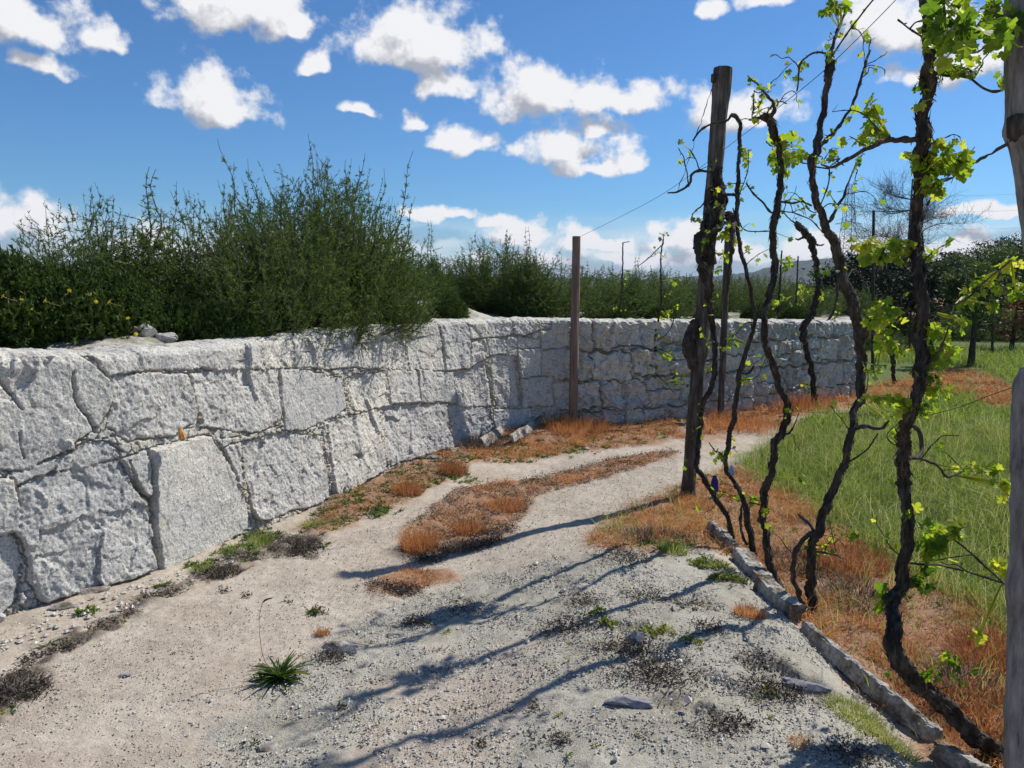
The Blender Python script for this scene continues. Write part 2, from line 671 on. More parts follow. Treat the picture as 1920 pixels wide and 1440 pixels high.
def granite_mat(name='granite', k=1.0):
    m, nt, b = mat_new(name)
    p = obco(nt)
    big = noise(nt, p, 2.2, 4)
    mid = noise(nt, p, 14, 5, .7)
    fine = noise(nt, p, 95, 3, .75)
    vf = nd(nt, 'ShaderNodeTexVoronoi')
    vf.inputs['Scale'].default_value = 150
    nt.links.new(p, vf.inputs['Vector'])
    c = ramp(nt, fine, [(.30, (.13 * k, .13 * k, .135 * k)), (.43, (.43 * k, .425 * k, .405 * k)), (.58, (.57 * k, .56 * k, .53 * k)), (.72, (.73 * k, .715 * k, .67 * k))])
    c = mix(nt, 1.0, c, ramp(nt, mid, [(.3, (.52, .52, .53)), (.46, (.92, .92, .92)), (.7, (1.10, 1.09, 1.06))]), 'MULTIPLY')
    c = mix(nt, 1.0, c, ramp(nt, noise(nt, p, 38, 4, .7), [(.32, (.45, .45, .46)), (.43, (1, 1, .985)), (.6, (1, .995, .97))]), 'MULTIPLY')
    c = mix(nt, 1.0, c, ramp(nt, big, [(.35, (.86, .87, .89)), (.6, (1.05, 1.04, 1.02))]), 'MULTIPLY')
    c = mix(nt, 1.0, c, ramp(nt, attr(nt, 'tone'), [(0, (.84, .845, .86)), (.35, (.97, .965, .95)), (.65, (1.02, 1.0, .95)), (.85, (.90, .905, .92)), (1, (1.06, 1.03, .96))]), 'MULTIPLY')
    # weather streaks and lichen blots
    sm = nd(nt, 'ShaderNodeMapping')
    sm.inputs['Scale'].default_value = (5, 5, 1.2)
    nt.links.new(p, sm.inputs['Vector'])
    c = mix(nt, math_n(nt, 'MULTIPLY', math_n(nt, 'MULTIPLY', math_n(nt, 'SUBTRACT', noise(nt, sm.outputs[0], 2.4, 5, .7), .56), 7, True), .5), c, (.24, .235, .22))
    c = mix(nt, math_n(nt, 'MULTIPLY', math_n(nt, 'MULTIPLY', math_n(nt, 'SUBTRACT', noise(nt, p, 3.3, 6, .75), .60), 12, True), .42), c, (.46, .40, .27))
    # mica flecks
    fl = math_n(nt, 'LESS_THAN', vf.outputs['Distance'], .18)
    c = mix(nt, math_n(nt, 'MULTIPLY', fl, .55), c, (.10, .10, .11))
    # earth and lichen stains in and near the joints
    st = math_n(nt, 'MULTIPLY', attr(nt, 'joint'), math_n(nt, 'MULTIPLY', math_n(nt, 'SUBTRACT', noise(nt, p, 5, 3), .42), 5, True), True)
    c = mix(nt, math_n(nt, 'MULTIPLY', st, .6), c, (.42, .36, .25))
    nt.links.new(c, b.inputs['Base Color'])
    b.inputs['Roughness'].default_value = .85
    hgt = math_n(nt, 'ADD', mid, math_n(nt, 'MULTIPLY', fine, .35))
    bump(nt, b, hgt, .8, .016)
    return m


M_GRANITE = granite_mat(k=1.17)
M_BARK = rough_mat('vine_bark', [(.25, (.012, .010, .008)), (.5, (.05, .040, .032)), (.75, (.15, .125, .10))], 40, 6, .9, .01, stretch=(1, 1, .25))
M_POSTWOOD = rough_mat('weathered_post', [(.3, (.03, .025, .02)), (.5, (.10, .085, .07)), (.7, (.22, .19, .16))], 30, 6, 1, .01, stretch=(1, 1, .18), scale2=3, stops2=[(.3, (.55, .5, .46)), (.6, (1, 1, 1))])
M_POSTRED = rough_mat('brown_post', [(.2, (.10, .065, .05)), (.5, (.20, .14, .11)), (.8, (.32, .25, .21))], 30, 6, .5, .004, stretch=(1, 1, .12))
M_GRAYPOST = rough_mat('pale_post', [(.28, (.07, .065, .06)), (.45, (.25, .23, .22)), (.7, (.44, .42, .40))], 34, 7, 1, .014, stretch=(1, 1, .2), scale2=5, stops2=[(.3, (.5, .47, .45)), (.55, (1, 1, 1))])
M_STONE = rough_mat('kerb_stone', [(.3, (.15, .14, .12)), (.5, (.38, .355, .32)), (.72, (.56, .53, .48))], 45, 7, .9, .010, scale2=9, stops2=[(.38, (.42, .37, .31)), (.56, (1, 1, 1))])
M_DARKSTONE = rough_mat('dark_stone', [(.25, (.10, .10, .11)), (.6, (.24, .24, .27)), (.8, (.36, .36, .38))], 50, 6, .7, .006)
M_PEBBLE = rough_mat('pebble', [(.3, (.30, .285, .25)), (.5, (.46, .44, .39)), (.7, (.62, .60, .55))], 25, 2, .2, .002)
M_WIRE = rough_mat('wire', [(.3, (.03, .028, .026)), (.7, (.09, .08, .075))], 60, 2, .1, .001, rough=.6)
M_VLEAF = leaf_mat('vine_leaf', [(0, (.045, .09, .015)), (.35, (.12, .21, .022)), (.7, (.28, .37, .04)), (1, (.47, .46, .07))], .60, .45, (1.4, 1.45, .75))
M_SHOOT = leaf_mat('shoot', [(0, (.16, .20, .05)), (1, (.25, .17, .07))], .1)
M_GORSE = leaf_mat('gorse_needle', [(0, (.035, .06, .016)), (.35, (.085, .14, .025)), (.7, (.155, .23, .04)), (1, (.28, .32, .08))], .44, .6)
M_HERB = leaf_mat('herb_leaf', [(0, (.03, .06, .012)), (.5, (.07, .12, .02)), (1, (.17, .21, .035))], .3, .6)
M_TWIG = rough_mat('gorse_twig', [(.3, (.06, .05, .04)), (.7, (.19, .16, .13))], 50, 3, .3, .002)
M_DRY = leaf_mat('dry_grass', [(0, (.15, .06, .03)), (.3, (.40, .16, .06)), (.6, (.60, .27, .095)), (.82, (.66, .38, .15)), (1, (.66, .52, .28))], .38, .7)
M_MEADOW = leaf_mat('meadow_blade', [(0, (.07, .12, .018)), (.4, (.20, .29, .04)), (.75, (.34, .40, .08)), (1, (.58, .52, .24))], .5, .55)
M_DEAD = leaf_mat('dead_moss', [(0, (.03, .024, .02)), (.5, (.10, .078, .062)), (1, (.28, .235, .19))], .05, .8)
M_YELLOW = leaf_mat('yellow_petal', [(0, (.75, .55, .02)), (1, (.85, .70, .04))], .2)
M_WEED = leaf_mat('weed_leaf', [(0, (.035, .07, .012)), (.5, (.09, .16, .02)), (1, (.25, .26, .04))], .3, .5)

# ------------------------------------------------------------------ ground sheet
def make_ground():
    xs = [0.0]
    # columns: fine round the track, coarser outwards
    def stepx(x):
        d = max(0, -3.3 - x, x - 2.4)
        return .0135 + .03 * d
    x = -0.4
    right = []
    while x < 3000:
        right.append(x)
        x += stepx(x) * (1 if x < 6 else 1.6)
    x = -0.4 - .0135
    left = []
    while x > -3000:
        left.append(x)
        x -= stepx(x) * (1 if x > -6 else 1.6)
    xs = np.array(left[::-1] + right)
    ys = []
    y = -60.0
    while y < 6000:
        ys.append(y)
        if y < 1.3:
            y += max(.02, (1.3 - y) * .12)
        else:
            y += .0105 * max(1, (y / 2.4)) ** 1.25 if y < 12 else .05 * (y / 8) ** 1.5
    ys = np.array(ys)
    X, Y = np.meshgrid(xs, ys, indexing='ij')
    Z = zg(X, Y)
    near = (1 - sstep(7, 13, np.hypot(X, Y)))
    grav = zmask(X, Y, Z_GRAVEL, .12, .14, 5)
    spot = zmask(X, Y, Z_SANDSPOT, .12, .2, 6)
    grav = np.clip(grav * (1 - .85 * spot), 0, 1)
    dry = np.zeros_like(X)
    for p, s in ((Z_DRYROW, .10), (Z_CENTRE, .05), (Z_PATCH, .04), (Z_MOUND, .1), (Z_FOOT, .08), (Z_FAR, .25)):
        dry = np.maximum(dry, zmask(X, Y, p, s, s * 1.0, 8))
    edge = zmask(X, Y, Z_EDGE, .04, .10, 9) * sstep(-.35, .25, fbm(X * 6, Y * 6, 29, 3))
    meadow = np.maximum(zmask(X, Y, Z_MEADOW, .2, .2, 10), sstep(20, 30, Y))
    meadow = np.maximum(meadow, sstep(11.5, 14, Y + .3 * X))
    # relief of the surface itself
    f1, f2, idh, dx, dy = worley(X * 9, Y * 9, 3)
    lump = fbm(X * 7, Y * 7, 21, 4, .6)
    fine = fbm(X * 28, Y * 28, 31, 2, .6)
    clod = sstep(.45, .0, f1) * (idh > .72)
    Z = Z + near * (grav * (.007 * lump + .004 * fine + .007 * clod) + (1 - grav) * (.005 * lump + .002 * fine) + .018 * dry * (lump * .5 + .4) + .02 * edge * (.6 + lump))
    # two shallow pits with broken edges
    for (px, py, r, dep) in ((1185, 1225, .10, .05), (1230, 1270, .14, .035), (1440, 1300, .14, .06), (1520, 1330, .12, .05), (1110, 1200, .07, .02), (1280, 1370, .12, .035), (760, 1165, .05, .02), (1340, 1330, .1, .03)):
        cx, cy = gflat(px, py)
        q = np.hypot((X - cx), (Y - cy) * 1.0) + .05 * lump
        Z = Z - dep * (1 - sstep(r * .4, r, q))
    mb = MB()
    mb.add(np.stack([X, Y, Z], -1), grid_faces(len(xs), len(ys)))
    m, nt, b = mat_new('ground')
    p = obco(nt)
    n1 = noise(nt, p, 3, 5)
    n2 = noise(nt, p, 26, 6, .7)
    n3 = noise(nt, p, 150, 3, .7)
    n4 = noise(nt, p, 60, 3, .8)
    sand = ramp(nt, n2, [(.25, (.32, .275, .225)), (.5, (.43, .38, .32)), (.75, (.54, .49, .43))])
    sand = mix(nt, 1.0, sand, ramp(nt, n1, [(.3, (.84, .80, .76)), (.6, (1.04, 1.03, 1.0))]), 'MULTIPLY')
    gr = ramp(nt, n3, [(.30, (.14, .13, .105)), (.42, (.33, .312, .262)), (.6, (.43, .41, .35)), (.75, (.64, .615, .55))])
    gr = mix(nt, 1.0, gr, ramp(nt, n2, [(.3, (.80, .79, .77)), (.55, (1.0, 1.0, 1.0))]), 'MULTIPLY')
    gr = mix(nt, 1.0, gr, ramp(nt, n1, [(.32, (.80, .78, .74)), (.5, (.98, .98, .97)), (.68, (1.12, 1.12, 1.10))]), 'MULTIPLY')
    sand = mix(nt, 1.0, sand, ramp(nt, n3, [(.30, (.48, .46, .44)), (.44, (.98, .98, .98)), (.58, (1.0, 1.0, 1.0)), (.70, (1.42, 1.42, 1.42))]), 'MULTIPLY')
    gmix = math_n(nt, 'MULTIPLY', math_n(nt, 'SUBTRACT', math_n(nt, 'ADD', attr(nt, 'gravel'), math_n(nt, 'MULTIPLY', math_n(nt, 'SUBTRACT', n2, .5), 1.4)), .25), 1.8, True)
    c = mix(nt, gmix, sand, gr)
    # dark grit, moss crumbs in the gravel
    blot = math_n(nt, 'MULTIPLY', math_n(nt, 'MULTIPLY', math_n(nt, 'SUBTRACT', noise(nt, p, 5.0, 5, .7), .53), 7, True), math_n(nt, 'MULTIPLY', math_n(nt, 'SUBTRACT', n4, .50), 8, True))
    c = mix(nt, math_n(nt, 'MULTIPLY', blot, math_n(nt, 'ADD', math_n(nt, 'MULTIPLY', attr(nt, 'gravel'), .6), .25)), c, (.11, .105, .08))
    dryc = ramp(nt, n4, [(.3, (.11, .06, .035)), (.5, (.28, .14, .07)), (.75, (.46, .28, .14))])
    c = mix(nt, math_n(nt, 'MULTIPLY', attr(nt, 'dry'), .85), c, dryc)
    edgec = ramp(nt, n4, [(.35, (.04, .033, .028)), (.6, (.12, .095, .075)), (.8, (.28, .24, .19))])
    c = mix(nt, math_n(nt, 'MULTIPLY', attr(nt, 'edge'), .8), c, edgec)
    grc = ramp(nt, n2, [(.3, (.045, .075, .015)), (.6, (.10, .14, .03)), (.8, (.17, .18, .06))])
    c = mix(nt, attr(nt, 'meadow'), c, grc)
    nt.links.new(c, b.inputs['Base Color'])
    b.inputs['Roughness'].default_value = .95
    bump(nt, b, math_n(nt, 'ADD', math_n(nt, 'MULTIPLY', n2, .6), math_n(nt, 'MULTIPLY', n3, .5)), .8, .012)
    o = mb.build('ground', m, smooth=True, extra=dict(gravel=grav, dry=dry, edge=edge, meadow=meadow))
    tag(o, kind='structure')
    return o


make_ground()

# ------------------------------------------------------------------ the granite wall
WB = [(-150, 1218, 660), (0, 1165, 664), (190, 1105, 671), (300, 1068, 664), (430, 1012, 655), (580, 952, 637), (700, 897, 622), (800, 856, 611),
      (900, 828, 604), (980, 814, 602), (1070, 804, 603), (1200, 796, 604), (1400, 772, 604), (1500, 757, 604), (1612, 742, 605)]
_pts = []
for (px, pb, pt) in WB:
    gx, gy = gflat(px, pb)
    r = ray(px, pt)
    hd = math.hypot(gx, gy)
    _pts.append((gx, gy, EYE + r[2] / math.hypot(r[0], r[1]) * hd))
_p0 = _pts[0]
_pts = [(_p0[0] - 2.2, _p0[1] - 4.2, _p0[2]), (_p0[0] - .95, _p0[1] - 1.7, _p0[2])] + _pts
WP = spline(np.array(_pts), .02)
WS = np.concatenate(([0], np.cumsum(np.hypot(np.diff(WP[:, 0]), np.diff(WP[:, 1])))))
WAZ = np.arctan2(WP[:, 0], WP[:, 1])


def wall_at(s):
    x = np.interp(s, WS, WP[:, 0])
    y = np.interp(s, WS, WP[:, 1])
    zt = np.interp(s, WS, WP[:, 2])
    return x, y, zt


def wall_sz(px, py):
    r = ray(px, py)
    a = math.atan2(r[0], r[1])
    lo = np.argmin(WAZ[:60]) if False else 0
    s = np.interp(a, WAZ[np.where(WP[:, 1] > 1.5)[0]], WS[np.where(WP[:, 1] > 1.5)[0]])
    x, y, _ = wall_at(s)
    hd = math.hypot(x, y)
    return float(s), float(EYE + r[2] / math.hypot(r[0], r[1]) * hd)


BLOCKS = [  # photo outlines of the big stones; second item: roughness of the face
    ([(-150, 655), (158, 655), (190, 683), (230, 715), (228, 755), (205, 795), (180, 820), (125, 852), (60, 882), (-150, 892)], .55),
    ([(193, 655), (284, 655), (286, 697), (235, 704), (215, 690)], .8), ([(288, 655), (427, 640), (427, 691), (350, 692), (288, 697)], .8),
    ([(430, 640), (520, 630), (520, 690), (470, 692), (430, 692)], .8), ([(522, 630), (577, 622), (580, 690), (522, 690)], .9),
    ([(580, 622), (643, 615), (630, 690), (583, 690)], .9), ([(646, 612), (700, 606), (700, 690), (634, 690)], 1.), ([(703, 606), (783, 598), (784, 693), (703, 690)], 1.),
    ([(786, 598), (843, 593), (845, 694), (787, 693)], .8), ([(846, 593), (894, 590), (896, 640), (890, 692), (848, 694)], 1.),
    ([(236, 710), (330, 702), (381, 703), (384, 730), (392, 765), (383, 795), (350, 812), (262, 828), (222, 800), (232, 757)], 1.1),
    ([(388, 703), (440, 697), (546, 694), (550, 760), (540, 795), (490, 812), (402, 800), (396, 760)], 1.),
    ([(552, 695), (600, 698), (664, 711), (668, 768), (620, 790), (580, 806), (552, 808), (549, 740)], .35),
    ([(48, 922), (118, 892), (160, 880), (232, 868), (255, 900), (280, 943), (288, 1000), (286, 1062), (240, 1082), (140, 1108), (84, 1124), (62, 1085), (46, 1000)], 1.5),
    ([(242, 868), (296, 850), (297, 885), (298, 922), (290, 935)], .8),
    ([(302, 850), (345, 832), (414, 822), (436, 862), (450, 890), (468, 940), (473, 990), (400, 1028), (330, 1060), (306, 1068), (300, 1000)], .25),
    ([(438, 842), (466, 832), (466, 890), (462, 912)], .8),
    ([(472, 832), (540, 815), (616, 820), (617, 930), (600, 943), (560, 956), (490, 976), (480, 970), (471, 890)], 1.1),
    ([(-150, 906), (38, 906), (44, 998), (-150, 1018)], .9), ([(-150, 1026), (33, 1006), (42, 1060), (36, 1120), (0, 1158), (-150, 1200)], .6),
    ([(42, 894), (118, 866), (118, 884), (46, 911)], .2),
    ([(122, 866), (180, 838), (228, 835), (232, 862), (122, 888)], 1.), ([(626, 790), (660, 785), (718, 771), (722, 880), (700, 893), (628, 932)], 1.2),
    ([(672, 712), (698, 704), (741, 700), (742, 762), (700, 770), (674, 768)], 1.2), ([(745, 696), (796, 696), (798, 754), (745, 757)], .8),
    ([(800, 696), (860, 698), (862, 754), (800, 756)], .8), ([(864, 697), (893, 696), (920, 675), (926, 760), (866, 764)], 1.),
    ([(900, 645), (924, 636), (926, 668), (893, 690)], 1.2), ([(897, 595), (928, 592), (928, 632), (897, 636)], .8), ([(930, 592), (975, 590), (975, 628), (931, 632)], .7),
    ([(929, 636), (958, 637), (960, 664), (929, 666)], .7), ([(929, 669), (975, 669), (979, 760), (938, 766)], 1.), ([(962, 634), (979, 634), (978, 666), (962, 666)], .7),
    ([(728, 762), (845, 759), (847, 836), (790, 856), (734, 872)], 1.3), ([(850, 760), (922, 766), (925, 800), (900, 826), (855, 838)], 1.1),
    ([(978, 592), (1020, 592), (1022, 618), (1000, 628), (978, 628)], 1.), ([(982, 656), (1024, 658), (1021, 705), (986, 709)], 1.), ([(1026, 622), (1064, 616), (1067, 650), (1026, 655)], 1.3),
    ([(983, 632), (1022, 640), (1022, 654), (982, 652)], .6), ([(984, 712), (1040, 708), (1042, 760), (984, 764)], 1.3), ([(930, 770), (1000, 768), (1000, 812), (930, 815)], 1.1),
    ([(1027, 660), (1064, 655), (1066, 705), (1024, 705)], 1.2)]


def make_wall():
    s0 = WS[0]
    sA, _ = wall_sz(-60, 900)
    sB, _ = wall_sz(620, 800)
    sC, _ = wall_sz(1070, 700)
    sE = WS[-1]
    S = np.concatenate([np.arange(s0, sA, .05), np.arange(sA, sB, .0055), np.arange(sB, sC, .008), np.arange(sC, sE, .0115), [sE]])
    nv = 215
    T = np.linspace(0, 1, nv)
    gx, gy, gt = wall_at(S)
    SS, TT = np.meshgrid(S, T, indexing='ij')
    zb = -0.12
    ZZ = zb + (gt[:, None] - zb) * TT
    e = np.full(SS.shape, -9.)
    bid = np.full(SS.shape, -1)
    polys = []
    for P, r in BLOCKS:
        polys.append(([wall_sz(*p) for p in P], r))
    # the right stretch and the unseen left end: rough coursed stones
    rr = random.Random(12)

    def courses(sa, sb, nrow, wmin, wmax):
        lv = [-.15 + (1.36) * k / nrow for k in range(nrow + 1)]
        for k in range(nrow):
            s = sa - rr.uniform(0, .2)
            prev = (rr.uniform(-.03, .03), rr.uniform(-.03, .03))
            while s < sb:
                w = rr.uniform(wmin, wmax)
                j = [rr.uniform(-.05, .05) for _ in range(6)]
                a, b_ = lv[k] + .006, lv[k + 1] - .006
                if k == nrow - 1:
                    b_ += .2
                if rr.random() < .22 and k < nrow - 1:
                    mid = (a + b_) / 2 + rr.uniform(-.05, .05)
                    polys.append(([(s + prev[0], a), (s + w, a), (s + w, mid - .004), (s + prev[1], mid - .004)], rr.uniform(1.5, 3.0)))
                    polys.append(([(s + prev[1], mid + .005), (s + w, mid + .005), (s + w, b_), (s + prev[1], b_)], rr.uniform(1.5, 3.0)))
                    prev = (0, 0)
                else:
                    polys.append(([(s + prev[0], a + j[0] * .6), (s + w * .5, a + j[1] * .5), (s + w + j[2], a + j[3] * .6), (s + w + j[4], b_ - abs(j[5]) * .6), (s + prev[1], b_ - abs(j[0]) * .5)], rr.uniform(1.6, 3.4)))
                    prev = (j[2], j[4])
                s += w + .008
    courses(sC, sE + .3, 4, .14, .62)
    courses(s0 - .3, wall_sz(-148, 900)[0], 3, .4, .9)
    far = sstep(sC - .2, sC + .3, SS)
    wx = SS + (.012 + .022 * far) * fbm(SS * 7, ZZ * 7, 41, 3)
    wz = ZZ + (.012 + .030 * far) * fbm(SS * 5, ZZ * 7, 45, 3)
    for i, (P, r) in enumerate(polys):
        A = np.array(P)
        lo, hi = A[:, 0].min() - .1, A[:, 0].max() + .1
        i0, i1 = np.searchsorted(S, (lo, hi))
        if i1 <= i0:
            continue
        d = -sdf_poly(wx[i0:i1], wz[i0:i1], P)
        m = d > e[i0:i1]
        e[i0:i1] = np.where(m, d, e[i0:i1])
        bid[i0:i1] = np.where(m & (d > -.004), i, bid[i0:i1])
    R = np.array([r for _, r in polys] + [1.])
    rs = np.random.default_rng(5)
    offs = rs.uniform(-.012, .012, len(R))
    ta = rs.uniform(-.10, .10, len(R))
    tb = np.where(np.arange(len(R)) < len(BLOCKS), rs.uniform(-.12, .04, len(R)), rs.uniform(-.03, .06, len(R)))
    cs = np.array([np.mean([q[0] for q in P]) for P, _ in polys] + [0])
    cz = np.array([np.mean([q[1] for q in P]) for P, _ in polys] + [0])
    rg = R[bid]
    # facets
    ux = SS + .05 * fbm(SS * 5, ZZ * 5, 61, 2)
    uz = ZZ + .05 * fbm(SS * 5, ZZ * 5, 63, 2)
    _, _, h1, dx1, dy1 = worley(ux * 4.5, uz * 3.2, 71)
    fac1 = (h1 - .5) * 1.0 + dx1 * (hash2(h1 * 999, h1 * 77, 1) - .5) * 2.4 + dy1 * (hash2(h1 * 999, h1 * 77, 2) - .5) * 2.4
    _, _, h2, dx2, dy2 = worley(ux * 15, uz * 11, 81)
    fac2 = (h2 - .5) + dx2 * (hash2(h2 * 999, h2 * 77, 3) - .5) * 2 + dy2 * (hash2(h2 * 999, h2 * 77, 4) - .5) * 2
    nz = fbm(SS * 7, ZZ * 7, 91, 4, .6)
    nf = fbm(SS * 45, ZZ * 45, 95, 3, .6)
    crag = -np.abs(fbm(SS * 5 + ZZ * 2.2, ZZ * 2.6 - SS * .6, 97, 3, .5))
    rel = rg * (.014 * fac1 + .006 * fac2 + .004 * nz + .006 * crag) + (.3 + .7 * np.minimum(rg, 1)) * .0038 * nf
    p1, _, ph_, _, _ = worley(SS * 22, ZZ * 22, 141)
    p2, _, pg_, _, _ = worley(SS * 9, ZZ * 11, 143)
    _, _, h4, dx4, dy4 = worley(ux * 9, uz * 7, 91)
    fac3 = (h4 - .5) * .8 + dx4 * (hash2(h4 * 999, h4 * 77, 5) - .5) * 3 + dy4 * (hash2(h4 * 999, h4 * 77, 6) - .5) * 3
    rel = rel + far * (.026 * fac3 + .010 * fac2)
    rel = rel - np.minimum(rg, 1.6) * (.004 * (ph_ > .86) * sstep(.42, .15, p1) + .006 * (pg_ > .90) * sstep(.42, .2, p2))
    face = offs[bid] + ta[bid] * np.clip(SS - cs[bid], -.4, .4) * .6 + tb[bid] * np.clip(ZZ - cz[bid], -.3, .3) * .6 + rel
    en = e + .007 + .006 * fbm(SS * 30, ZZ * 30, 51, 2)
    body = sstep(-.003, .004, en)
    en = en - .008 * far
    body = sstep(-.003, .004, en)
    # small packing stones and the gaps between them
    f1, f2, h3, _, _ = worley(SS * 15, ZZ * 19, 101)
    small = -.012 + .026 * (h3 - .4)
    small = np.where(f2 - f1 < .06, -.038, small) + .004 * nf
    gap = np.where(en > -.006 - .006 * far, -.042 - .06 * far, small)
    H = gap * (1 - body) + face * body - .0025 * (1 - sstep(0, .014, en)) * body
    # vertical drill marks on the dressed stones half way along
    # long dark clefts in the big stones
    for pts, wd, dp in (([(14, 685), (25, 715), (45, 745), (60, 770)], .014, .03), ([(160, 700), (158, 745), (180, 780), (195, 815)], .016, .04), ([(383, 700), (386, 730), (390, 765)], .012, .04),
                        ([(920, 670), (926, 720), (935, 768)], .016, .05), ([(10, 820), (18, 850)], .01, .03), ([(52, 815), (58, 862)], .008, .03), ([(255, 870), (280, 925), (292, 940)], .016, .08),
                        ([(298, 848), (300, 925), (294, 980), (296, 1055)], .014, .09), ([(618, 818), (621, 870), (621, 930)], .010, .09), ([(425, 825), (448, 880)], .012, .06), ([(980, 670), (984, 760)], .012, .05)):
        Q = [wall_sz(*p) for p in pts]
        for a, b_ in zip(Q[:-1], Q[1:]):
            ex, ez = b_[0] - a[0], b_[1] - a[1]
            i0, i1 = np.searchsorted(S, (min(a[0], b_[0]) - .08, max(a[0], b_[0]) + .08))
            sx, sz = wx[i0:i1] + .008 * nz[i0:i1], wz[i0:i1]
            t = np.clip(((sx - a[0]) * ex + (sz - a[1]) * ez) / (ex * ex + ez * ez), 0, 1)
            dd = np.hypot(sx - a[0] - ex * t, sz - a[1] - ez * t) * 1.5
            H[i0:i1] -= dp * (1 - sstep(wd * .25, wd, dd))
    H = H + .06 * (1 - sstep(0, .18, ZZ)) * 0
    # crest: rounded, uneven
    top = 1 - TT
    H = H - .012 * sstep(.02, 0, top)
    crest = (.012 * fbm(SS * 3, SS * 0 + 3, 111, 3) + .007 * nz) * sstep(.9, 1, TT) * (SS < sC) + (.016 * fbm(SS * 8, SS * 0 + 9, 115, 3)) * sstep(.9, 1, TT) * (SS >= sC)
    tx, ty = np.gradient(gx, S), np.gradient(gy, S)
    L = np.hypot(tx, ty)
    nx, ny = ty / L, -tx / L
    # batter: the face leans back a little towards the crest
    back = -.11 * np.clip(ZZ, 0, None) * (1 - .95 * far)
    off = H + back
    X = gx[:, None] + nx[:, None] * off
    Y = gy[:, None] + ny[:, None] * off
    Z = ZZ + crest
    # the top, running back
    nb = 14
    bk = np.linspace(0, 1, nb + 1)[1:] ** 1.3 * .42
    SB, BB = np.meshgrid(S, bk, indexing='ij')
    XB = X[:, -1:] - nx[:, None] * BB
    YB = Y[:, -1:] - ny[:, None] * BB
    ZB = Z[:, -1:] + .012 * fbm(SB * 9, BB * 9, 121, 3) * sstep(0, .05, BB) + .02 * sstep(0, .07, BB) - .35 * sstep(.34, .42, BB)
    X, Y, Z = np.hstack([X, XB]), np.hstack([Y, YB]), np.hstack([Z, ZB])
    tone = np.hstack([rs.uniform(0, 1, len(R))[bid], np.full(SB.shape, .5)])
    tone[:, :nv] = np.where(body > .5, tone[:, :nv], h3)
    joint = np.hstack([np.clip(1 - sstep(-.01, .03, en), 0, 1), np.zeros(SB.shape)])
    mb = MB()
    mb.add(np.stack([X, Y, Z], -1), grid_faces(X.shape[0], X.shape[1]))
    # end cap: side of the last stones
    o = mb.build('stone_wall', M_GRANITE, smooth=True, extra=dict(joint=joint, tone=tone))
    # close the far end
    k = X.shape[0] - 1
    mb2 = MB()
    nz_ = nv
    fr = np.stack([X[k, :nz_], Y[k, :nz_], Z[k, :nz_]], -1)
    bkp = fr.copy()
    bkp[:, 0] -= nx[-1] * .42
    bkp[:, 1] -= ny[-1] * .42
    mb2.add(np.stack([fr, bkp], 0), grid_faces(2, nz_)[:, ::-1])
    oo = mb2.build('wall_end', M_GRANITE, extra=dict(joint=np.zeros(2 * nz_)))
    oo.parent = o
    tag(o, 'long retaining wall of rough pale grey granite blocks curving beside the track', 'wall')
    return S, nx, ny


WALL_S, WNX, WNY = make_wall()


# ------------------------------------------------------------------ raised ground behind the wall
def back_dir(s):
    u = np.clip((s - WS[0]) / (WS[-1] - WS[0]), 0, 1)
    ang = np.radians(np.interp(u, [0, .45, .7, 1], [125, 122, 98, 69]) + 0)
    return np.cos(ang), np.sin(ang)


def terrace_z(s, q):
    _, _, zt = wall_at(s)
    z = zt - .10 + .10 * sstep(.3, 1.5, q) * (fbm(s * .8, q * .8, 131, 3) + .4)
    z = z + .20 * np.exp(-((q - 1.3) / .6) ** 2) * np.exp(-((s - wall_sz(860, 600)[0]) / .8) ** 2)
    z = z + .16 * np.exp(-((q - .9) / .5) ** 2) * np.exp(-((s - wall_sz(300, 660)[0]) / .5) ** 2)
    return z - .6 * sstep(25, 60, q)


def terrace_pt(s, q):
    x, y, _ = wall_at(s)
    bx, by = back_dir(s)
    return np.array((x + bx * q, y + by * q, terrace_z(s, q)), float)


def on_terrace(px, Y):
    """a point of the raised ground in the direction of column px and at distance Y"""
    best = None
    for s in np.linspace(WS[0], WS[-1], 90):
        for q in np.concatenate([np.linspace(.45, 3, 18), np.linspace(3.3, 20, 40)]):
            x, y, _ = wall_at(s)
            bx, by = back_dir(s)
            X_, Y_ = x + bx * q, y + by * q
            u = abs(X_ - (px - 960) / F * Y) + abs(Y_ - Y)
            if best is None or u < best[0]:
                best = (u, s, q)
    return terrace_pt(best[1], best[2])


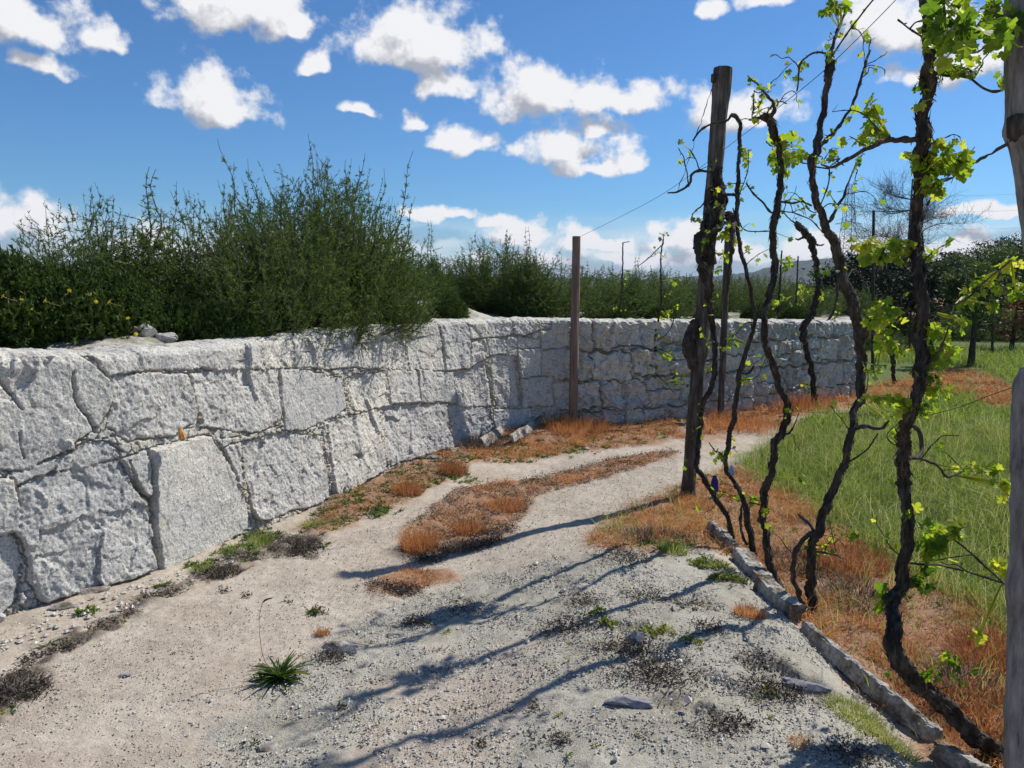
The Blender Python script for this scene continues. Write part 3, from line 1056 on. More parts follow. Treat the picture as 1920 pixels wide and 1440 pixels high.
def make_terrace():
    S = np.linspace(WS[0], WS[-1], 380)
    q = np.concatenate([np.linspace(.16, 2.5, 100), np.geomspace(2.6, 130, 70)])
    SS, QQ = np.meshgrid(S, q, indexing='ij')
    x, y, _ = wall_at(SS)
    bx, by = back_dir(SS)
    X, Y = x + bx * QQ, y + by * QQ
    Z = terrace_z(SS, QQ) + .012 * fbm(X * 9, Y * 9, 133, 3) * (QQ < 5)
    # slope down at the right end
    xe, ye = X[-1], Y[-1]
    ex = [X]
    ey = [Y]
    ez = [Z]
    for k in range(1, 9):
        ex.append((xe + .006 * k)[None])
        ey.append((ye + .003 * k)[None])
        ez.append((Z[-1] - .16 * k - .8 * sstep(20, 60, q) * k)[None])
    X, Y, Z = np.vstack(ex), np.vstack(ey), np.vstack(ez)
    m, nt, b = mat_new('terrace_soil')
    p = obco(nt)
    n2 = noise(nt, p, 22, 6, .7)
    c = ramp(nt, n2, [(.3, (.22, .19, .15)), (.5, (.42, .39, .34)), (.7, (.56, .53, .48))])
    g = math_n(nt, 'MAXIMUM', math_n(nt, 'MULTIPLY', math_n(nt, 'SUBTRACT', noise(nt, p, 1.6, 4), .47), 6, True), attr(nt, 'var'))
    c = mix(nt, g, c, ramp(nt, noise(nt, p, 40, 4), [(.3, (.03, .05, .012)), (.7, (.12, .15, .04))]))
    nt.links.new(c, b.inputs['Base Color'])
    b.inputs['Roughness'].default_value = .95
    bump(nt, b, n2, .8, .02)
    mb = MB()
    mb.add(np.stack([X, Y, Z], -1), grid_faces(*X.shape)[:, ::-1], np.tile(.95 * sstep(3, 7, q), X.shape[0]))
    tag(mb.build('terrace', m, smooth=True), kind='structure')


make_terrace()


# ------------------------------------------------------------------ far hills
def make_hills():
    mb = MB()
    az = np.radians(np.linspace(-75, 75, 700))
    u = np.linspace(0, 1, 26)
    AZ, U = np.meshgrid(az, u, indexing='ij')
    pxs = 960 + F * np.tan(AZ)
    topy = np.interp(pxs, [-2000, 0, 700, 1200, 1330, 1400, 1450, 1500, 1570, 1640, 1720, 1800, 1900, 2100, 3000, 5000],
                     [505, 512, 520, 523, 519, 513, 503, 493, 488, 492, 500, 505, 508, 500, 490, 480])
    D = 900 + 900 * U
    ht = (530 - topy) / F * 1800 * np.cos(AZ) ** 0 + 1.6
    ht = ht + 3.2 * fbm(AZ * 60, AZ * 0, 151, 4)
    Z = -6 + (ht + 6) * sstep(0, 1, U) + 2.5 * fbm(AZ * 90, U * 12, 153, 3) * (U > .1)
    # bearing in tan so that the profile stands where it should
    X, Y = D * np.tan(AZ) / np.sqrt(1 + np.tan(AZ) ** 2), D / np.sqrt(1 + np.tan(AZ) ** 2)
    Z = np.where(U > .05, Z, -6)
    mb.add(np.stack([X, Y, Z], -1), grid_faces(*X.shape))
    m = rough_mat('hill_woods', [(.3, (.014, .022, .018)), (.5, (.028, .042, .03)), (.7, (.07, .085, .055))], .02, 8, .6, 3.0)
    tag(mb.build('hills', m, smooth=True), kind='structure')


make_hills()


# ------------------------------------------------------------------ foliage generators
def rot_frames(D):
    """orthonormal side and up vectors for directions D"""
    ref = rng.normal(size=D.shape)
    A = np.cross(D, ref)
    A /= np.linalg.norm(A, axis=1)[:, None] + 1e-9
    return A, np.cross(D, A)


def add_needles(mb, P, D, L, W, var):
    """one thin triangle each"""
    A, B = rot_frames(D)
    v = np.stack([P - A * W[:, None] / 2, P + A * W[:, None] / 2, P + D * L[:, None]], 1)
    n = len(P)
    mb.add(v.reshape(-1, 3), np.arange(3 * n).reshape(n, 3), np.repeat(var, 3))


def add_blades(mb, P, D, L, W, var, bend, down=.5):
    """grass blades: three levels, bent over"""
    n = len(P)
    A = np.stack([-D[:, 1], D[:, 0], np.zeros(n)], 1)
    ln = np.linalg.norm(A, axis=1)[:, None]
    th = rng.uniform(0, 2 * math.pi, n)
    A = np.where(ln < .05, np.stack([np.cos(th), np.sin(th), 0 * th], 1), A / (ln + 1e-9))
    A = A + rng.normal(size=A.shape) * .4
    A /= np.linalg.norm(A, axis=1)[:, None]
    side = np.stack([np.cos(th), np.sin(th), 0 * th], 1)
    mid = P + D * (L * .55)[:, None] + side * (L * bend * .18)[:, None]
    tip = P + D * (L * .95)[:, None] + side * (L * bend * .62)[:, None] - np.array((0, 0, 1)) * (L * bend * .28 * down)[:, None]
    w = W[:, None] * A / 2
    v = np.stack([P - w, P + w, mid - w * .8, mid + w * .8, tip], 1).reshape(-1, 3)
    b = np.arange(n) * 5
    mb.add(v, np.stack([b, b + 1, b + 3, b + 2], 1), np.repeat(var, 5))
    mb.f3.append(np.stack([b + 2, b + 3, b + 4], 1) + mb.n - 5 * n)


def in_poly(poly, n, rs=rng):
    P = np.asarray(poly)
    lo, hi = P.min(0), P.max(0)
    out = []
    c = 0
    while c < n:
        q = rs.uniform(lo, hi, (n * 3, 2))
        q = q[sdf_poly(q[:, 0], q[:, 1], P) < 0]
        out.append(q)
        c += len(q)
        if len(q) == 0:
            break
    return np.vstack(out)[:n]


def area(poly):
    P = np.asarray(poly)
    x, y = P[:, 0], P[:, 1]
    return .5 * abs(np.dot(x, np.roll(y, -1)) - np.dot(y, np.roll(x, -1)))


def grass_on(xy, hmin, hmax, w, lean, bend, vlo, vhi, mb=None, clumpy=0.0, seed=1, z=None):
    mb = mb or MB()
    n = len(xy)
    if clumpy:
        k = max(4, n // 60)
        ci = rng.integers(0, n, k)
        pick = ci[rng.integers(0, k, n)]
        m = rng.random(n) < clumpy
        xy = np.where(m[:, None], xy[pick] + rng.normal(size=(n, 2)) * .025, xy)
    x, y = xy[:, 0], xy[:, 1]
    zz = zg(x, y) if z is None else z
    P = np.stack([x, y, zz - .005], 1)
    D = np.stack([rng.normal(size=n) * lean, rng.normal(size=n) * lean, np.ones(n)], 1)
    D /= np.linalg.norm(D, axis=1)[:, None]
    patch = .5 + .5 * np.clip(fbm(x * 2.3, y * 2.3, seed, 3), -1, 1)
    L = (hmin + (hmax - hmin) * rng.random(n) ** 1.4) * (.3 + 1.5 * patch ** 1.5)
    W = w * rng.uniform(.6, 1.3, n)
    var = np.clip(vlo + (vhi - vlo) * (.5 * rng.random(n) + .5 * patch) + rng.normal(size=n) * .08, 0, 1)
    add_blades(mb, P, D, L, W, var, bend * rng.uniform(.3, 1.5, n))
    return mb


# ---- gorse-like shrubs -------------------------------------------------
def shrub_mesh(h, w, stems, seed, spires=8, needle=.026, dens=1.0, conical=False, mat=None, herb=False):
    """returns (foliage MB, stems MB) standing at the origin"""
    rs = np.random.default_rng(seed)
    fo, st = MB(), MB()
    P_, D_, L_, V_ = [], [], [], []

    def twig(p, d, L, nn, v, thick=.0017):
        """a twig set all round with needles"""
        k = 5
        pts = [p]
        q, dd = p.copy(), d.copy()
        for _ in range(k):
            q = q + dd * L / k
            dd = dd + rs.normal(size=3) * .12 + np.array((0, 0, .05))
            dd /= np.linalg.norm(dd)
            pts.append(q.copy())
        pts = np.array(pts)
        tube(st, pts[::2] if len(pts) > 4 else pts, np.linspace(thick, thick * .5, len(pts[::2])), 3, cap=False)
        u = rs.random(nn) * k
        i = np.minimum(u.astype(int), k - 1)
        f = (u - i)[:, None]
        pp = pts[i] * (1 - f) + pts[i + 1] * f
        dn = (pts[i + 1] - pts[i]) / (L / k) * .75 + rs.normal(size=(nn, 3)) * .55
        dn /= np.linalg.norm(dn, axis=1)[:, None]
        P_.append(pp)
        D_.append(dn)
        L_.append(needle * rs.uniform(.5, 1.25, nn))
        V_.append(np.clip(v + rs.normal(size=nn) * .12, 0, 1))
        return pts

    def dome(r):
        return h * .80 * max(0.0, 1 - r * r * .80) ** .6
    for k in range(stems):
        a = rs.uniform(0, 2 * math.pi)
        r = math.sqrt(rs.random())
        spire = k < spires
        if spire:
            r *= .72
            top = h * rs.uniform(.82, 1.0) * (1 - .22 * r)
        else:
            top = dome(r) * rs.uniform(.5, 1.2)
        if conical:
            r *= .7
            top = h * (1 if k < 2 else rs.uniform(.2, 1.0) * (1 - r))
            if k < 2:
                r *= .15
        base = np.array((math.cos(a) * r * w * .15, math.sin(a) * r * w * .15, -.05))
        tip = np.array((math.cos(a) * r * w * .5, math.sin(a) * r * w * .5, top))
        tip[:2] += rs.normal(size=2) * .13 * h * (1 if spire else .6) * (0.2 if conical else 1)
        mid = base * .45 + tip * .55
        mid[:2] *= 1.15
        mid[2] -= .06 * h
        C = spline(np.array([base, mid, tip]) , .06)
        n = len(C)
        t = np.linspace(0, 1, n)
        C = C + np.stack([gnoise(t * 5, t * 0 + k * 3.1 + j * 50, seed) for j in range(3)], 1) * .04 * h
        tube(st, C, (.0055 * h) * (1 - t) ** .9 + .0014, 4, cap=False)
        T = np.gradient(C, axis=0)
        T /= np.linalg.norm(T, axis=1)[:, None]
        Ls = np.linalg.norm(tip - base)
        m = int(Ls / .021 * dens)
        for _ in range(m):
            u = rs.uniform(.12, .97)
            i = int(u * (n - 1))
            d = T[i] * rs.uniform(.5, 1.0) + rs.normal(size=3) * .55
            d[2] += .10 if not conical else -.2
            d /= np.linalg.norm(d)
            L = (.03 + .24 * (1 - u) ** .9) * rs.uniform(.5, 1.25) * (h / 1.4) ** .5
            if spire and u > .7:
                L *= .55
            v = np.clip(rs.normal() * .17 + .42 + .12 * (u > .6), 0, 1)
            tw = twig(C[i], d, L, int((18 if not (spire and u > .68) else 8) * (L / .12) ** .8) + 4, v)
            if L > .12 and rs.random() < .55:
                j = rs.integers(1, 4)
                d2 = d * .6 + rs.normal(size=3) * .55
                d2 /= np.linalg.norm(d2)
                twig(tw[j], d2, L * .55, int(12 * (L / .12) ** .8) + 3, v, .0012)
    # the inner mass
    for _ in range(int(stems * 27 * dens)):
        a = rs.uniform(0, 2 * math.pi)
        r = math.sqrt(rs.random()) * (.75 if conical else 1.0)
        z = rs.uniform(.02, 1.0) ** .75 * (dome(r) if not conical else h * .75 * (1 - r))
        p = np.array((math.cos(a) * r * w * .46, math.sin(a) * r * w * .46, z))
        d = np.array((math.cos(a) * r, math.sin(a) * r, .5)) + rs.normal(size=3) * .6
        d /= np.linalg.norm(d)
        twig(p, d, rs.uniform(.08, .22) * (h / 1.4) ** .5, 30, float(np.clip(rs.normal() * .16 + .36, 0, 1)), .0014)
    P, D, Ln, V = np.vstack(P_), np.vstack(D_), np.concatenate(L_), np.concatenate(V_)
    W = Ln * (.42 if herb else .24)
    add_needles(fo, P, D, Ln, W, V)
    return fo, st


def place_shrub(proto, label, loc, scale, rz, first, group='dark spiny shrubs on the bank above the wall'):
    o = proto if first else copy_tree(proto)
    o.location = loc
    o.scale = scale if isinstance(scale, tuple) else (scale,) * 3
    o.rotation_euler = (0, 0, rz)
    tag(o, label, 'shrub', group)
    return o


def proto_shrub(**kw):
    mat = kw.pop('mat', M_GORSE)
    fo, st = shrub_mesh(**kw)
    e = empty('gorse_shrub', (0, 0, 0), 'shrub', 'shrub')
    fo.build('foliage', mat, e)
    st.build('stem', M_TWIG, e)
    return e


PB = proto_shrub(h=1.5, w=1.75, stems=48, seed=21, spires=13, dens=1.1)
PA = proto_shrub(h=1.25, w=1.4, stems=34, seed=22, spires=7, dens=1.0)
PC = proto_shrub(h=1.2, w=.9, stems=40, seed=23, spires=3, conical=True, dens=1.0)
PH = proto_shrub(h=.7, w=1.2, stems=60, seed=24, spires=2, dens=1.2, mat=M_HERB, herb=True, needle=.034)

SHR = [  # proto, column, distance, scale, label
    (PB, 595, 6.9, (1.05, 1.05, 1.24), 'largest dark green spiny bush with upright shoots above the middle of the wall'),
    (PB, 500, 6.1, (.80, .80, .84), 'dense lower spiny bush pressed against the left side of the largest bush'),
    (PA, 385, 6.5, (.95, .95, 1.08), 'airy spiny bush with thin reddish shoots left of the largest bush'),
    (PC, 278, 5.9, (1.5, 1.5, 1.06), 'spiny bush topped by one tall straight shoot above the orange stained stone'),
    (PA, 165, 5.7, (.85, .85, 1.0), 'bushy dark shrub whose top leans left against the pale cloud'),
    (PA, 690, 7.3, (.92, .92, 1.05), 'spiny bush drooping over the wall on the right side of the largest bush'),
    (PC, 815, 10.0, (.9, .9, 1.05), 'small fir shaped shrub standing alone right of the drooping bush'),
    (PC, 745, 9.6, (.9, .9, .98), 'slim pointed shrub partly hidden behind the drooping bush'),
    (PA, 925, 10.8, (1.1, 1.1, .95), 'bush with bare grey leading shoots above the bare sandy bank'),
    (PC, 990, 10.2, (1.0, 1.0, .98), 'pointed dark shrub just left of the brown round post'),
    (PA, 1025, 10.4, (1.0, 1.0, .80), 'rounded low bush directly left of the brown round post'),
    (PB, 950, 10.8, (1.0, 1.0, .72), 'broad low bush filling in behind the bush with bare shoots'),
    (PA, 1130, 11.2, (1.05, 1.05, .72), 'low bush directly right of the brown round post'),
    (PC, 1185, 11.5, (1.1, 1.1, .82), 'small pointed shrub right of the post with a bare twig above it'),
    (PA, 1225, 12.0, (1.0, 1.0, .68), 'low dark bush behind the thin climbing vine at the shaded wall'),
    (PA, 50, 5.6, (.8, .8, .56), 'dark shrub behind the yellow flowers at the left edge'),
    (PB, 1330, 14.5, (1.0, 1.0, .60), 'hazy green bush behind the tall vine clad post'),
    (PB, 1430, 16.5, (1.1, 1.1, .64), 'green bush beyond the wall between two vine trunks'),
    (PA, 1275, 14.0, (1.0, 1.0, .66), 'feathery green bush left of the tall vine clad post'),
    (PA, 1540, 16.0, (1.2, 1.2, .55), 'low green bush over the far end of the wall'),
    (PA, 1380, 15.5, (1.2, 1.2, .66), 'light green bush just right of the tall vine clad post'),
    (PB, 545, 7.6, (1.1, 1.1, 1.14), 'tall spiny bush directly behind the largest bush'),
    (PB, 650, 7.7, (.95, .95, 1.08), 'spiny bush behind the right shoulder of the largest bush'),
    (PB, 1480, 14.0, (1.0, 1.0, .55), 'green bush over the shaded wall left of the shaggy headed vine'),
    (PA, 1590, 14.5, (1.0, 1.0, .55), 'low green bush directly behind the end of the wall'),
    (PB, 1090, 14.0, (1.2, 1.2, .62), 'second row bush behind the brown round post'),
    (PB, 860, 13.5, (1.2, 1.2, .70), 'second row bush behind the bare sandy bank'),
    (PB, 770, 11.0, (1.0, 1.0, .62), 'second row bush behind the fir shaped shrub'),
    (PB, 330, 8.2, (1.0, 1.0, .58), 'second row bush seen through the airy bush'),
    (PB, 50, 7.0, (1.0, 1.0, .46), 'second row bush behind the yellow flowers at the left'),
    (PB, 205, 6.9, (.9, .9, .72), 'second row bush behind the bushy shrub leaning left'),
    (PB, 1200, 16.5, (1.4, 1.4, .62), 'second row bush behind the thin climbing vine'),
]
used = set()
rl = random.Random(3)
for (pr, px, Y, scl, lab) in SHR:
    p = on_terrace(px, Y)
    x = (px - 960) / F * Y * (1.0)
    p = np.array((x, Y, p[2] - .03))
    place_shrub(pr, lab, p, scl, rl.uniform(0, 6.28), pr not in used)
    used.add(pr)
for i, (px, Y, h_) in enumerate(((1640, 19, .55), (1672, 22, .8), (1700, 21, .6), (1735, 23, .85), (1770, 22.5, .7), (1800, 24, .95), (1845, 22, .6), (1880, 23, .9), (1925, 22, .8), (1625, 24, .8))):
    o = copy_tree(PA)
    o.name = 'scrub_bush'
    x = (px - 960) / F * Y
    o.location = (x, Y, float(zg(x, Y)) - .05)
    o.scale = (1.3, 1.3, h_)
    o.rotation_euler = (0, 0, i * 1.1)
    tag(o, ['leftmost', 'second from left', 'third from left', 'fourth from left', 'fifth from left', 'sixth from left', 'seventh from left', 'third from right', 'rightmost', 'rearmost'][i] + ' dark scrub bush along the far edge of the meadow', 'shrub', 'scrub along the far edge of the meadow')
herbs = [(20, 4.9, .95, 'leafy green weed clump with yellow flowers at the left edge above the wall'), (110, 4.95, .85, 'leafy weed clump between the left edge and the pale rubble'),
         (190, 5.2, .8, 'low leafy weed clump beside the pale rubble above the wall'), (330, 5.5, .6, 'low leafy weed clump in front of the airy bush'), (760, 7.6, .5, 'small yellowish weed at the foot of the drooping bush'),
         (835, 8.3, .5, 'small reddish green weed on the bare sandy bank'), (1160, 9.9, .45, 'small weed clump on the wall top right of the round post'), (1240, 10.2, .5, 'weed clump on the wall top behind the thin vine'), (1330, 10.7, .5, 'weed clump on the wall top by the tall post'),
         (1420, 11.2, .5, 'weed clump on the wall top between vine trunks'), (1490, 11.6, .5, 'weed clump near the far end of the wall top'), (420, 5.6, .62, 'low dark weed clump below the airy bush at the wall edge'), (-60, 4.7, 1.1, 'leafy weed clump just beyond the left edge')]
for i, (px, Y, scl, lab) in enumerate(herbs):
    p = on_terrace(px, Y)
    o = PH if i == 0 else copy_tree(PH)
    o.name = 'weed_clump'
    o.location = ((px - 960) / F * Y, Y, p[2] - .03)
    o.scale = (scl * .8, scl * .8, scl)
    o.rotation_euler = (0, 0, i * 1.3)
    tag(o, lab, 'weed', 'leafy weed clumps on the bank')


# yellow flowers
def make_flower():
    e = empty('yellow_flower', (0, 0, 0), 'small yellow flower head among the weeds above the left end of the wall', 'flower', 'yellow flowers above the wall')
    m = MB()
    n = 12
    for k in range(n):
        a = 2 * math.pi * k / n
        c, s = math.cos(a), math.sin(a)
        w = .004
        v = [(0, 0, .004), (c * .012 - s * w, s * .012 + c * w, .006), (c * .021, s * .021, .003), (c * .012 + s * w, s * .012 - c * w, .006)]
        m.add(v, [(0, 1, 2, 3)], .7)
    m.build('petals', M_YELLOW, e)
    c = MB()
    tube(c, np.array([(0, 0, 0), (0, 0, .006), (0, 0, .009)]), np.array([.007, .007, .003]), 8, var=.1)
    c.build('flower_centre', M_YELLOW, e)
    t = MB()
    tube(t, np.array([(0.01, 0.02, -.09), (.004, .004, -.04), (0, 0, 0)]), np.array([.0018, .0015, .0013]), 4)
    t.build('stem', M_SHOOT, e)
    return e


FL = make_flower()
for i, (px, py) in enumerate([(6, 556), (60, 580), (74, 588), (15, 583), (28, 590), (23, 530), (168, 552), (254, 614), (255, 627), (85, 564), (180, 566), (40, 562), (205, 567), (240, 597), (130, 545), (10, 604)]):
    o = FL if i == 0 else copy_tree(FL)
    o.location = at(px, py, 4.35 + rl.uniform(-.1, .2) + px * .0016)
    o.rotation_euler = (rl.uniform(.5, 1.1), rl.uniform(-.5, .5), rl.uniform(0, 6))
    o.scale = (rl.uniform(.5, .8),) * 3


# ------------------------------------------------------------------ vine leaves
def leaf_template():
    out = [(0, 0), (.30, -.16), (.52, .02), (.40, .18), (.62, .36), (.50, .60), (.28, .56), (.22, .80), (0, 1.0)]
    pts = out + [(-x, y) for x, y in out[-2:0:-1]]
    return np.array(pts)


LT = leaf_template()


def add_leaf(mb, pos, direc, normal, size, var, rs):
    n = len(LT)
    jit = 1 + rs.normal(size=n) * .05
    lx, ly = LT[:, 0] * jit, LT[:, 1] * jit
    cup = rs.uniform(-.25, .35)
    wav = .05 * np.sin(np.arange(n) * 2.1 + rs.uniform(0, 6))
    lz = cup * (lx ** 2) * 1.2 - rs.uniform(-.1, .35) * ly ** 2 + wav
    D = direc / np.linalg.norm(direc)
    N_ = normal - D * np.dot(normal, D)
    N_ /= np.linalg.norm(N_) + 1e-9
    A = np.cross(D, N_)
    V = pos + size * (lx[:, None] * A + ly[:, None] * D + lz[:, None] * N_)
    c = pos + size * (.40 * D + .03 * N_)
    V = np.vstack([V, c])
    f = [(i, (i + 1) % n, n) for i in range(n)]
    mb.add(V, f, var)


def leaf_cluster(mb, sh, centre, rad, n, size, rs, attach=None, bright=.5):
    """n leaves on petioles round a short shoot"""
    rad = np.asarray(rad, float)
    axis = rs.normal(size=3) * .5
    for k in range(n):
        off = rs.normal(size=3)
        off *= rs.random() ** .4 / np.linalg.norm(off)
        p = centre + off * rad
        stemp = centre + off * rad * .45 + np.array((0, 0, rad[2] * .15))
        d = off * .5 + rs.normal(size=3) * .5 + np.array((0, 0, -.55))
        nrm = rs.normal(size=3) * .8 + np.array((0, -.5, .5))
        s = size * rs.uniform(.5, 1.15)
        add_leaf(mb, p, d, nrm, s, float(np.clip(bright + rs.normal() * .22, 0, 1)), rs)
        tube(sh, np.array([stemp, (stemp + p) / 2 + (0, 0, .1 * rad[2]), p]), np.array([.0013, .0012, .001]), 3, cap=False, var=.85)
        if attach is not None and k % 3 == 0:
            tube(sh, np.array([attach, (attach + stemp) / 2 + rs.normal(size=3) * .1 * rad, stemp]), np.array([.0024, .0022, .0015]), 4, cap=False, var=.9)


def make_vine(label, base, trunk, branches=(), clusters=(), seed=1, dep=None, shag=0.0, bark=M_BARK, twigs=0, leafy=.6, wander=.10, extra_r=.74):
    """trunk and branches as photo traces (x, y, width) standing in the plane of the vine's own root"""
    rs = np.random.default_rng(seed)
    g = ground(*base) if dep is None else np.array((*at(base[0], base[1], dep)[:2], 0.))
    if dep is not None:
        g[2] = float(zg(g[0], g[1]))
    Y0 = g[1] if dep is None else dep
    ph = rs.uniform(0, 6, 3)

    def depth(py):
        k = min(1.0, abs(py - base[1]) / 120)
        return Y0 + wander * k * (math.sin(py * .011 + ph[0]) * .7 + math.sin(py * .027 + ph[1]) * .35)

    def conv(tr, dev=0.0, st=.014):
        P = []
        n = len(tr)
        for i, t in enumerate(tr):
            Y = depth(t[1]) + dev * (i / max(1, n - 1))
            q = at(t[0], t[1], Y)
            P.append((*q, t[2] / 2 / F * Y * extra_r))
        return spline(np.array(P), st)
    root = empty('grapevine', g, label, 'grapevine', 'old grapevines in the row beside the track')
    mb = MB()
    C = conv(trunk, st=.010)
    if dep is None or abs(C[0, 2] - g[2]) < .3:
        C[0, 2] = min(C[0, 2], g[2] - .02)
    C[:, :3] += np.stack([gnoise(np.arange(len(C)) * .11, np.full(len(C), k * 7.), seed) for k in range(3)], 1) * (C[:, 3:4] * .75)
    lump = 1 + .22 * gnoise(np.arange(len(C)) * .11, np.zeros(len(C)), seed + 3) + .12 * gnoise(np.arange(len(C)) * .4, np.zeros(len(C)), seed + 9)
    tube(mb, C[:, :3], C[:, 3] * lump, 26, .38 + .12 * min(shag, 1.2), seed, grain=.42, twist=7)
    # strips of loose bark
    nst = int(len(C) * (3.2 + 3 * shag))
    ii = rs.integers(2, len(C) - 2, nst)
    T = np.gradient(C[:, :3], axis=0)[ii]
    T /= np.linalg.norm(T, axis=1)[:, None]
    nr = rs.normal(size=(nst, 3))
    nr -= T * np.sum(nr * T, 1)[:, None]
    nr /= np.linalg.norm(nr, axis=1)[:, None]
    pos = C[ii, :3] + nr * (C[ii, 3] * .95)[:, None]
    dd = T * rs.choice([-1, 1], nst)[:, None] + nr * rs.uniform(.05, .38, nst)[:, None]
    add_needles(mb, pos, dd, rs.uniform(.012, .034, nst) * (1 + .4 * shag), rs.uniform(.003, .008, nst), np.full(nst, .5))
    trk = mb.build('trunk', bark, root, g, smooth=True)
    allc = [C]
    for k, br in enumerate(branches):
        bm = MB()
        B = conv(br, rs.uniform(-.25, .25), .012)
        q = np.argmin(np.linalg.norm(C[:, :3] - B[0, :3], axis=1))
        # root the branch inside the trunk when its trace starts there
        if np.linalg.norm(C[q, :3] - B[0, :3]) < .12:
            B[0, :3] = C[q, :3]
        B[:, :3] += np.stack([gnoise(np.arange(len(B)) * .2, np.full(len(B), j * 7. + k), seed + k) for j in range(3)], 1) * (B[:, 3:4] * .8)
        nodes = 1 + .35 * (np.abs(np.sin(np.arange(len(B)) * .28 + k)) > .97)
        tube(bm, B[:, :3], np.maximum(B[:, 3], .0013) * nodes, 7, .22, seed + k)
        # buds
        for j in range(3, len(B), 9):
            d = rs.normal(size=3)
            tube(bm, np.array([B[j, :3], B[j, :3] + d / np.linalg.norm(d) * (.008 + B[j, 3])]), np.array([.003, .0012]), 4, cap=False)
        bm.build('branch', bark, trk, g, smooth=True)
        allc.append(B)
    A = np.vstack(allc)
    lf = MB()
    sh = lf
    if twigs:
        sel = A[(A[:, 2] > g[2] + .25) & (np.abs(A[:, 0] / A[:, 1]) < .75)]
        for k in range(twigs):
            q = sel[rs.integers(0, len(sel))]
            d = np.array((rs.normal() * .9, rs.normal() * .5, rs.uniform(-.2, 1.1)))
            d /= np.linalg.norm(d)
            L = rs.uniform(.07, .26)
            pts = [q[:3].copy()]
            for i in range(6):
                pts.append(pts[-1] + d * L / 6)
                d = d + rs.normal(size=3) * .38
                d /= np.linalg.norm(d)
            pts = np.array(pts)
            tb_ = MB()
            Cc = spline(pts, .012)
            tube(tb_, Cc, np.linspace(.0026, .0012, len(Cc)) * (1 + .5 * (np.arange(len(Cc)) % 5 == 0)), 5, cap=False)
            tb_.build('shoot', bark, trk, g)
            for i in range(1, 7):
                if rs.random() < leafy:
                    dd = rs.normal(size=3) + (0, 0, -.3)
                    sz = rs.uniform(.012, .034)
                    p2 = pts[i] + dd / np.linalg.norm(dd) * rs.uniform(.01, .025)
                    tube(lf, np.array([pts[i], p2]), np.array([.0011, .0009]), 3, cap=False, var=.85)
                    add_leaf(lf, p2, dd, rs.normal(size=3) + (0, -.4, .4), sz, float(np.clip(rs.normal() * .2 + .65, 0, 1)), rs)
    if clusters:
        for c in clusters:
            px, py, rx, ry, n, ls = c[:6]
            br = c[6] if len(c) > 6 else .5
            dz = c[7] if len(c) > 7 else 0
            Y = depth(py) + dz
            ctr = at(px, py, Y)
            k = Y / F
            q = A[np.argmin(np.linalg.norm(A[:, :3] - ctr, axis=1)), :3]
            leaf_cluster(lf, sh, ctr, (rx * k * 1.15, min(rx, ry) * k * 1.15, ry * k), int(n * 1.45) + 1, ls * k * .68, rs, q if np.linalg.norm(q - ctr) < .6 else None, br)
    if lf.n:
        lf.build('leaves', M_VLEAF, root, g)
    return root


# posts ---------------------------------------------------------------
def post(name, label, base, top, w0, w1, mat, group=None, dep=None, seg=16, seed=3, rough=.05, knob=None, bury=.1, flat_top=True, cat='post', bend=0.0, extra=None):
    g = ground(*base) if dep is None else at(base[0], base[1], dep)
    Y0 = g[1]
    root = empty(name, g, label, cat, group)
    mb = MB()
    t = np.linspace(-.03, 1, 150)
    p0, p1 = np.array(g), at(top[0], top[1], Y0)
    P = p0[None] * (1 - t[:, None]) + p1[None] * t[:, None]
    P[:, 0] += bend * np.sin(np.clip(t, 0, 1) * math.pi)
    R = (w0 * (1 - t) + w1 * t) / 2 / F * Y0
    if knob:
        for (tk, s, a) in knob:
            R = R * (1 + a * np.exp(-((t - tk) / s) ** 2))
    tube(mb, P, R, 44, rough, seed, freq=.5, grain=.10, twist=.25)
    mb.build('shaft', mat, root, g, smooth=True)
    return root, g


PM, gM = post('wooden_post', 'tall leaning wooden post with a vine growing round it at the bend of the track', (1289, 931), (1356, 127), 25, 29, M_POSTWOOD, seed=5, rough=.10, knob=[(.0, .03, .18), (.36, .02, .25), (.97, .03, .12)], group='vine posts')
# small knot near its top
kb = MB()
kp = at(1341, 146, gM[1])
tube(kb, np.array([kp + (0.02, 0, .03), kp + (-.012, -.01, .01), kp + (-.012, -.01, -.02), kp + (.02, 0, -.05)]), np.array([.008, .022, .022, .006]), 8, .2, 4)
kb.build('knot', M_BARK, PM, gM, smooth=True)
post('round_post', 'straight brown round post standing in orange grass before the wall', (1074, 797), (1081, 443), 17, 14.5, M_POSTRED, seed=8, rough=.03, group='vine posts')
post('thin_post', 'thin dark post behind the tall vine clad post, before the shaded wall', (1351, 787), (1365, 425), 12, 11, M_POSTWOOD, seed=9, rough=.15, group='vine posts')
post('short_post', 'thick pale ringed post with rounded top at the right edge', (1925, 1560), (1926, 690), 84, 46, M_GRAYPOST, seed=14, rough=.13, dep=2.3, knob=[(.55, .04, .18), (.72, .02, .08), (.8, .015, .08), (1.0, .02, -.5)], group='vine posts')


